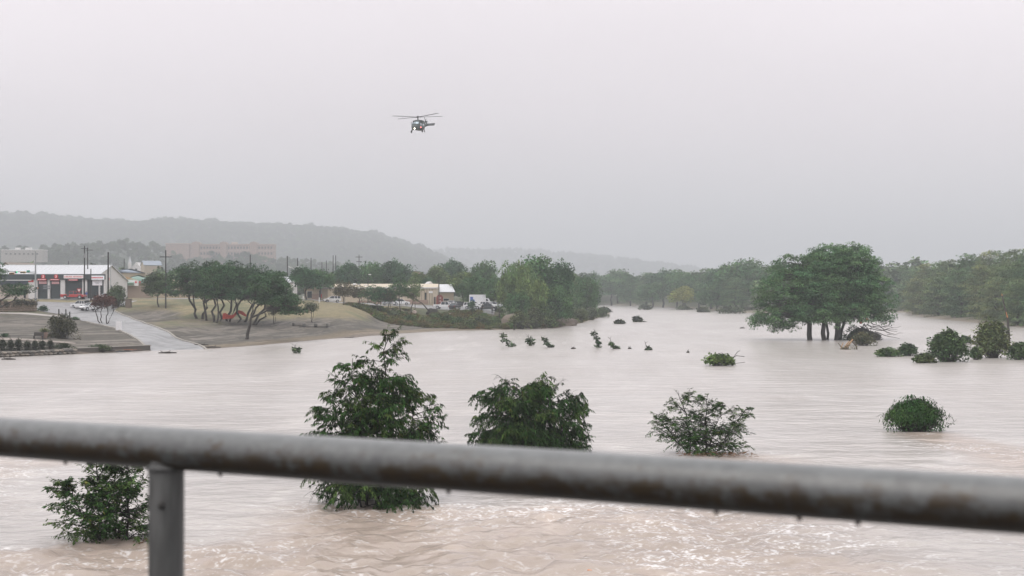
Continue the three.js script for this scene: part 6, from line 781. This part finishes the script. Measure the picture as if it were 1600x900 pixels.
  // wooded background: masses of trees nobody could count
  const wood = (name, label, seed, N, place, scale, tint) => { const r = rng(seed), L = new Leaves(); for (let i = 0; i < 16; i++) { const [a, b, c] = dirOf(r, 0.4); clump(L, r, a * 3, 4.6 + b * 2.6, c * 3, 1.5, 1.1, 1.5, 22, 1.25, [0.055, 0.095, 0.046]); } const g = L.geo(), im = new THREE.InstancedMesh(g, M.leaf, N), m = new THREE.Matrix4(), q = new THREE.Quaternion(), c = new THREE.Color(); let k = 0; for (let tr = 0; tr < N * 20 && k < N; tr++) { const p = place(r); if (!p) continue; const s = scale * (0.7 + 0.7 * r()); m.compose(p, q.setFromAxisAngle(V(0, 1, 0), r() * 6.28), V(s, s * (0.85 + 0.4 * r()), s)); im.setMatrixAt(k, m); const b = (0.55 + 0.9 * r()) * (0.7 + 0.7 * fbm(p.x * 0.012, p.z * 0.012, 3)); im.setColorAt(k, c.setRGB(b * tint[0], b * tint[1], b * tint[2])); k++; } im.count = k; im.name = numbered(name); im.castShadow = im.receiveShadow = true; scene.add(im); tag(im, label, 'wood', null, 'stuff'); };
  wood('town_trees', 'mass of trees among the roofs behind the garage and the park', 81, 420, (r) => { const d = 520 + r() * 460, px = -80 + r() * 900, p = standAt(px, d, -1); return inland(p.x, p.z) > 30 && !(px < 480 && d > 980) ? p : null; }, 0.95, [1, 1, 1]);
  wood('right_bank_wood', 'dark wood behind the right bank', 82, 260, (r) => { const x = 150 + r() * 260, z = -(330 + r() * 520), p = stand(x, z, 1); return inland(x, z) > 12 ? p : null; }, 1.55, [0.9, 1, 0.9]);
  wood('far_bank_wood', 'hazy wood on the far bank of the bend', 83, 420, (r) => { const x = 20 + r() * 280, z = -(620 + r() * 520), p = stand(x, z, 0); return inland(x, z) > 12 ? p : null; }, 1.5, [1, 1, 1]);
  // hills
  const hill = (label, D, depth, pts, seed, bump) => {
    const xs = axis([[(-260 - CX) / F * D, D / 60], [(1700 - CX) / F * D, 1]]), zs = axis([[-D - depth * 0.6, depth / 24], [-D + depth, 1]]), pos = [], idx = [], rim = pts.map(([px, py]) => [(px - CX) / F * D, EYE + (HY - py) / F * D - 7]), top = (x, z) => { const t = (z + D) / (t0(z)); return curve(rim, x) * (1 - smooth(0, 1, Math.abs(t))) + (fbm(x * 0.012 + seed, z * 0.012, 4) - 0.5) * bump - 2; }, t0 = (z) => (z > -D ? depth : depth * 0.6);
    for (const z of zs) for (const x of xs) pos.push(x, top(x, z), z); const n = xs.length; for (let j = 0; j < zs.length - 1; j++) for (let i = 0; i < n - 1; i++) { const a = j * n + i; idx.push(a, a + n, a + 1, a + 1, a + n, a + n + 1); }
    tag(part(numbered('hill'), geo(pos, idx), std('hill' + seed, 0.05, 0.062, 0.04, 0.95)), label, null, null, 'structure'); return top;
  };
  const h1 = hill('long misty wooded hill behind the town', 3800, 1600, [[-300, 334], [0, 336], [60, 338], [110, 342], [135, 349], [200, 350], [300, 348], [400, 352], [500, 359], [580, 367], [640, 384], [690, 400], [730, 420], [800, 470]], 3, 14);
  const h2 = hill('farthest hill fading into the mist behind the river bend', 5600, 1400, [[560, 420], [660, 396], [700, 391], [770, 390], [850, 393], [920, 400], [1000, 408], [1090, 420], [1150, 440], [1250, 470]], 7, 12);
  const h0 = hill('low wooded rise in the mist below the long hill', 1740, 480, [[-300, 392], [0, 392], [60, 388], [130, 386], [200, 378], [260, 384], [330, 402], [430, 404], [520, 412], [620, 424], [700, 440], [760, 470]], 11, 8);
  wood('hill_wood', 'trees covering the long misty hill', 84, 8500, (r) => { const px = -60 + r() * 800, z = -2250 - r() * 1650, x = (px - CX) / F * -z, y = h1(x, z); return y > 4 ? V(x, y - 2, z) : null; }, 1.5, [1, 1, 1]);
  wood('ridge_wood', 'trees along the crest of the long misty hill', 87, 420, (r) => { const z = -3770 - r() * 60, x = (-20 + r() * 690 - CX) / F * 3800, y = h1(x, z); return y > 20 && fbm(x * 0.03, 5, 2) > 0.42 ? V(x, y - 1.5, z) : null; }, 2.0, [1, 1, 1]);
  wood('far_hill_wood', 'trees covering the farthest misty hill', 85, 2600, (r) => { const px = 600 + r() * 560, z = -4300 - r() * 1400, x = (px - CX) / F * -z, y = h2(x, z); return y > 4 ? V(x, y - 2, z) : null; }, 1.7, [1, 1, 1]);
  wood('rise_wood', 'trees on the low misty rise around the brick block', 86, 1100, (r) => { const px = -60 + r() * 780, z = -1280 - r() * 490, x = (px - CX) / F * -z, y = h0(x, z), hidden = px > 258 && px < 434 && z > -1690 && EYE + (HY - 394) / F * -z < y + 8; return y > 2 && !hidden && !(px < 90 && z > -1290 && EYE + (HY - 391) / F * -z < y + 9) ? V(x, y - 1, z) : null; }, 1.15, [1, 0.98, 1]);
}
renderer.render(scene, camera);
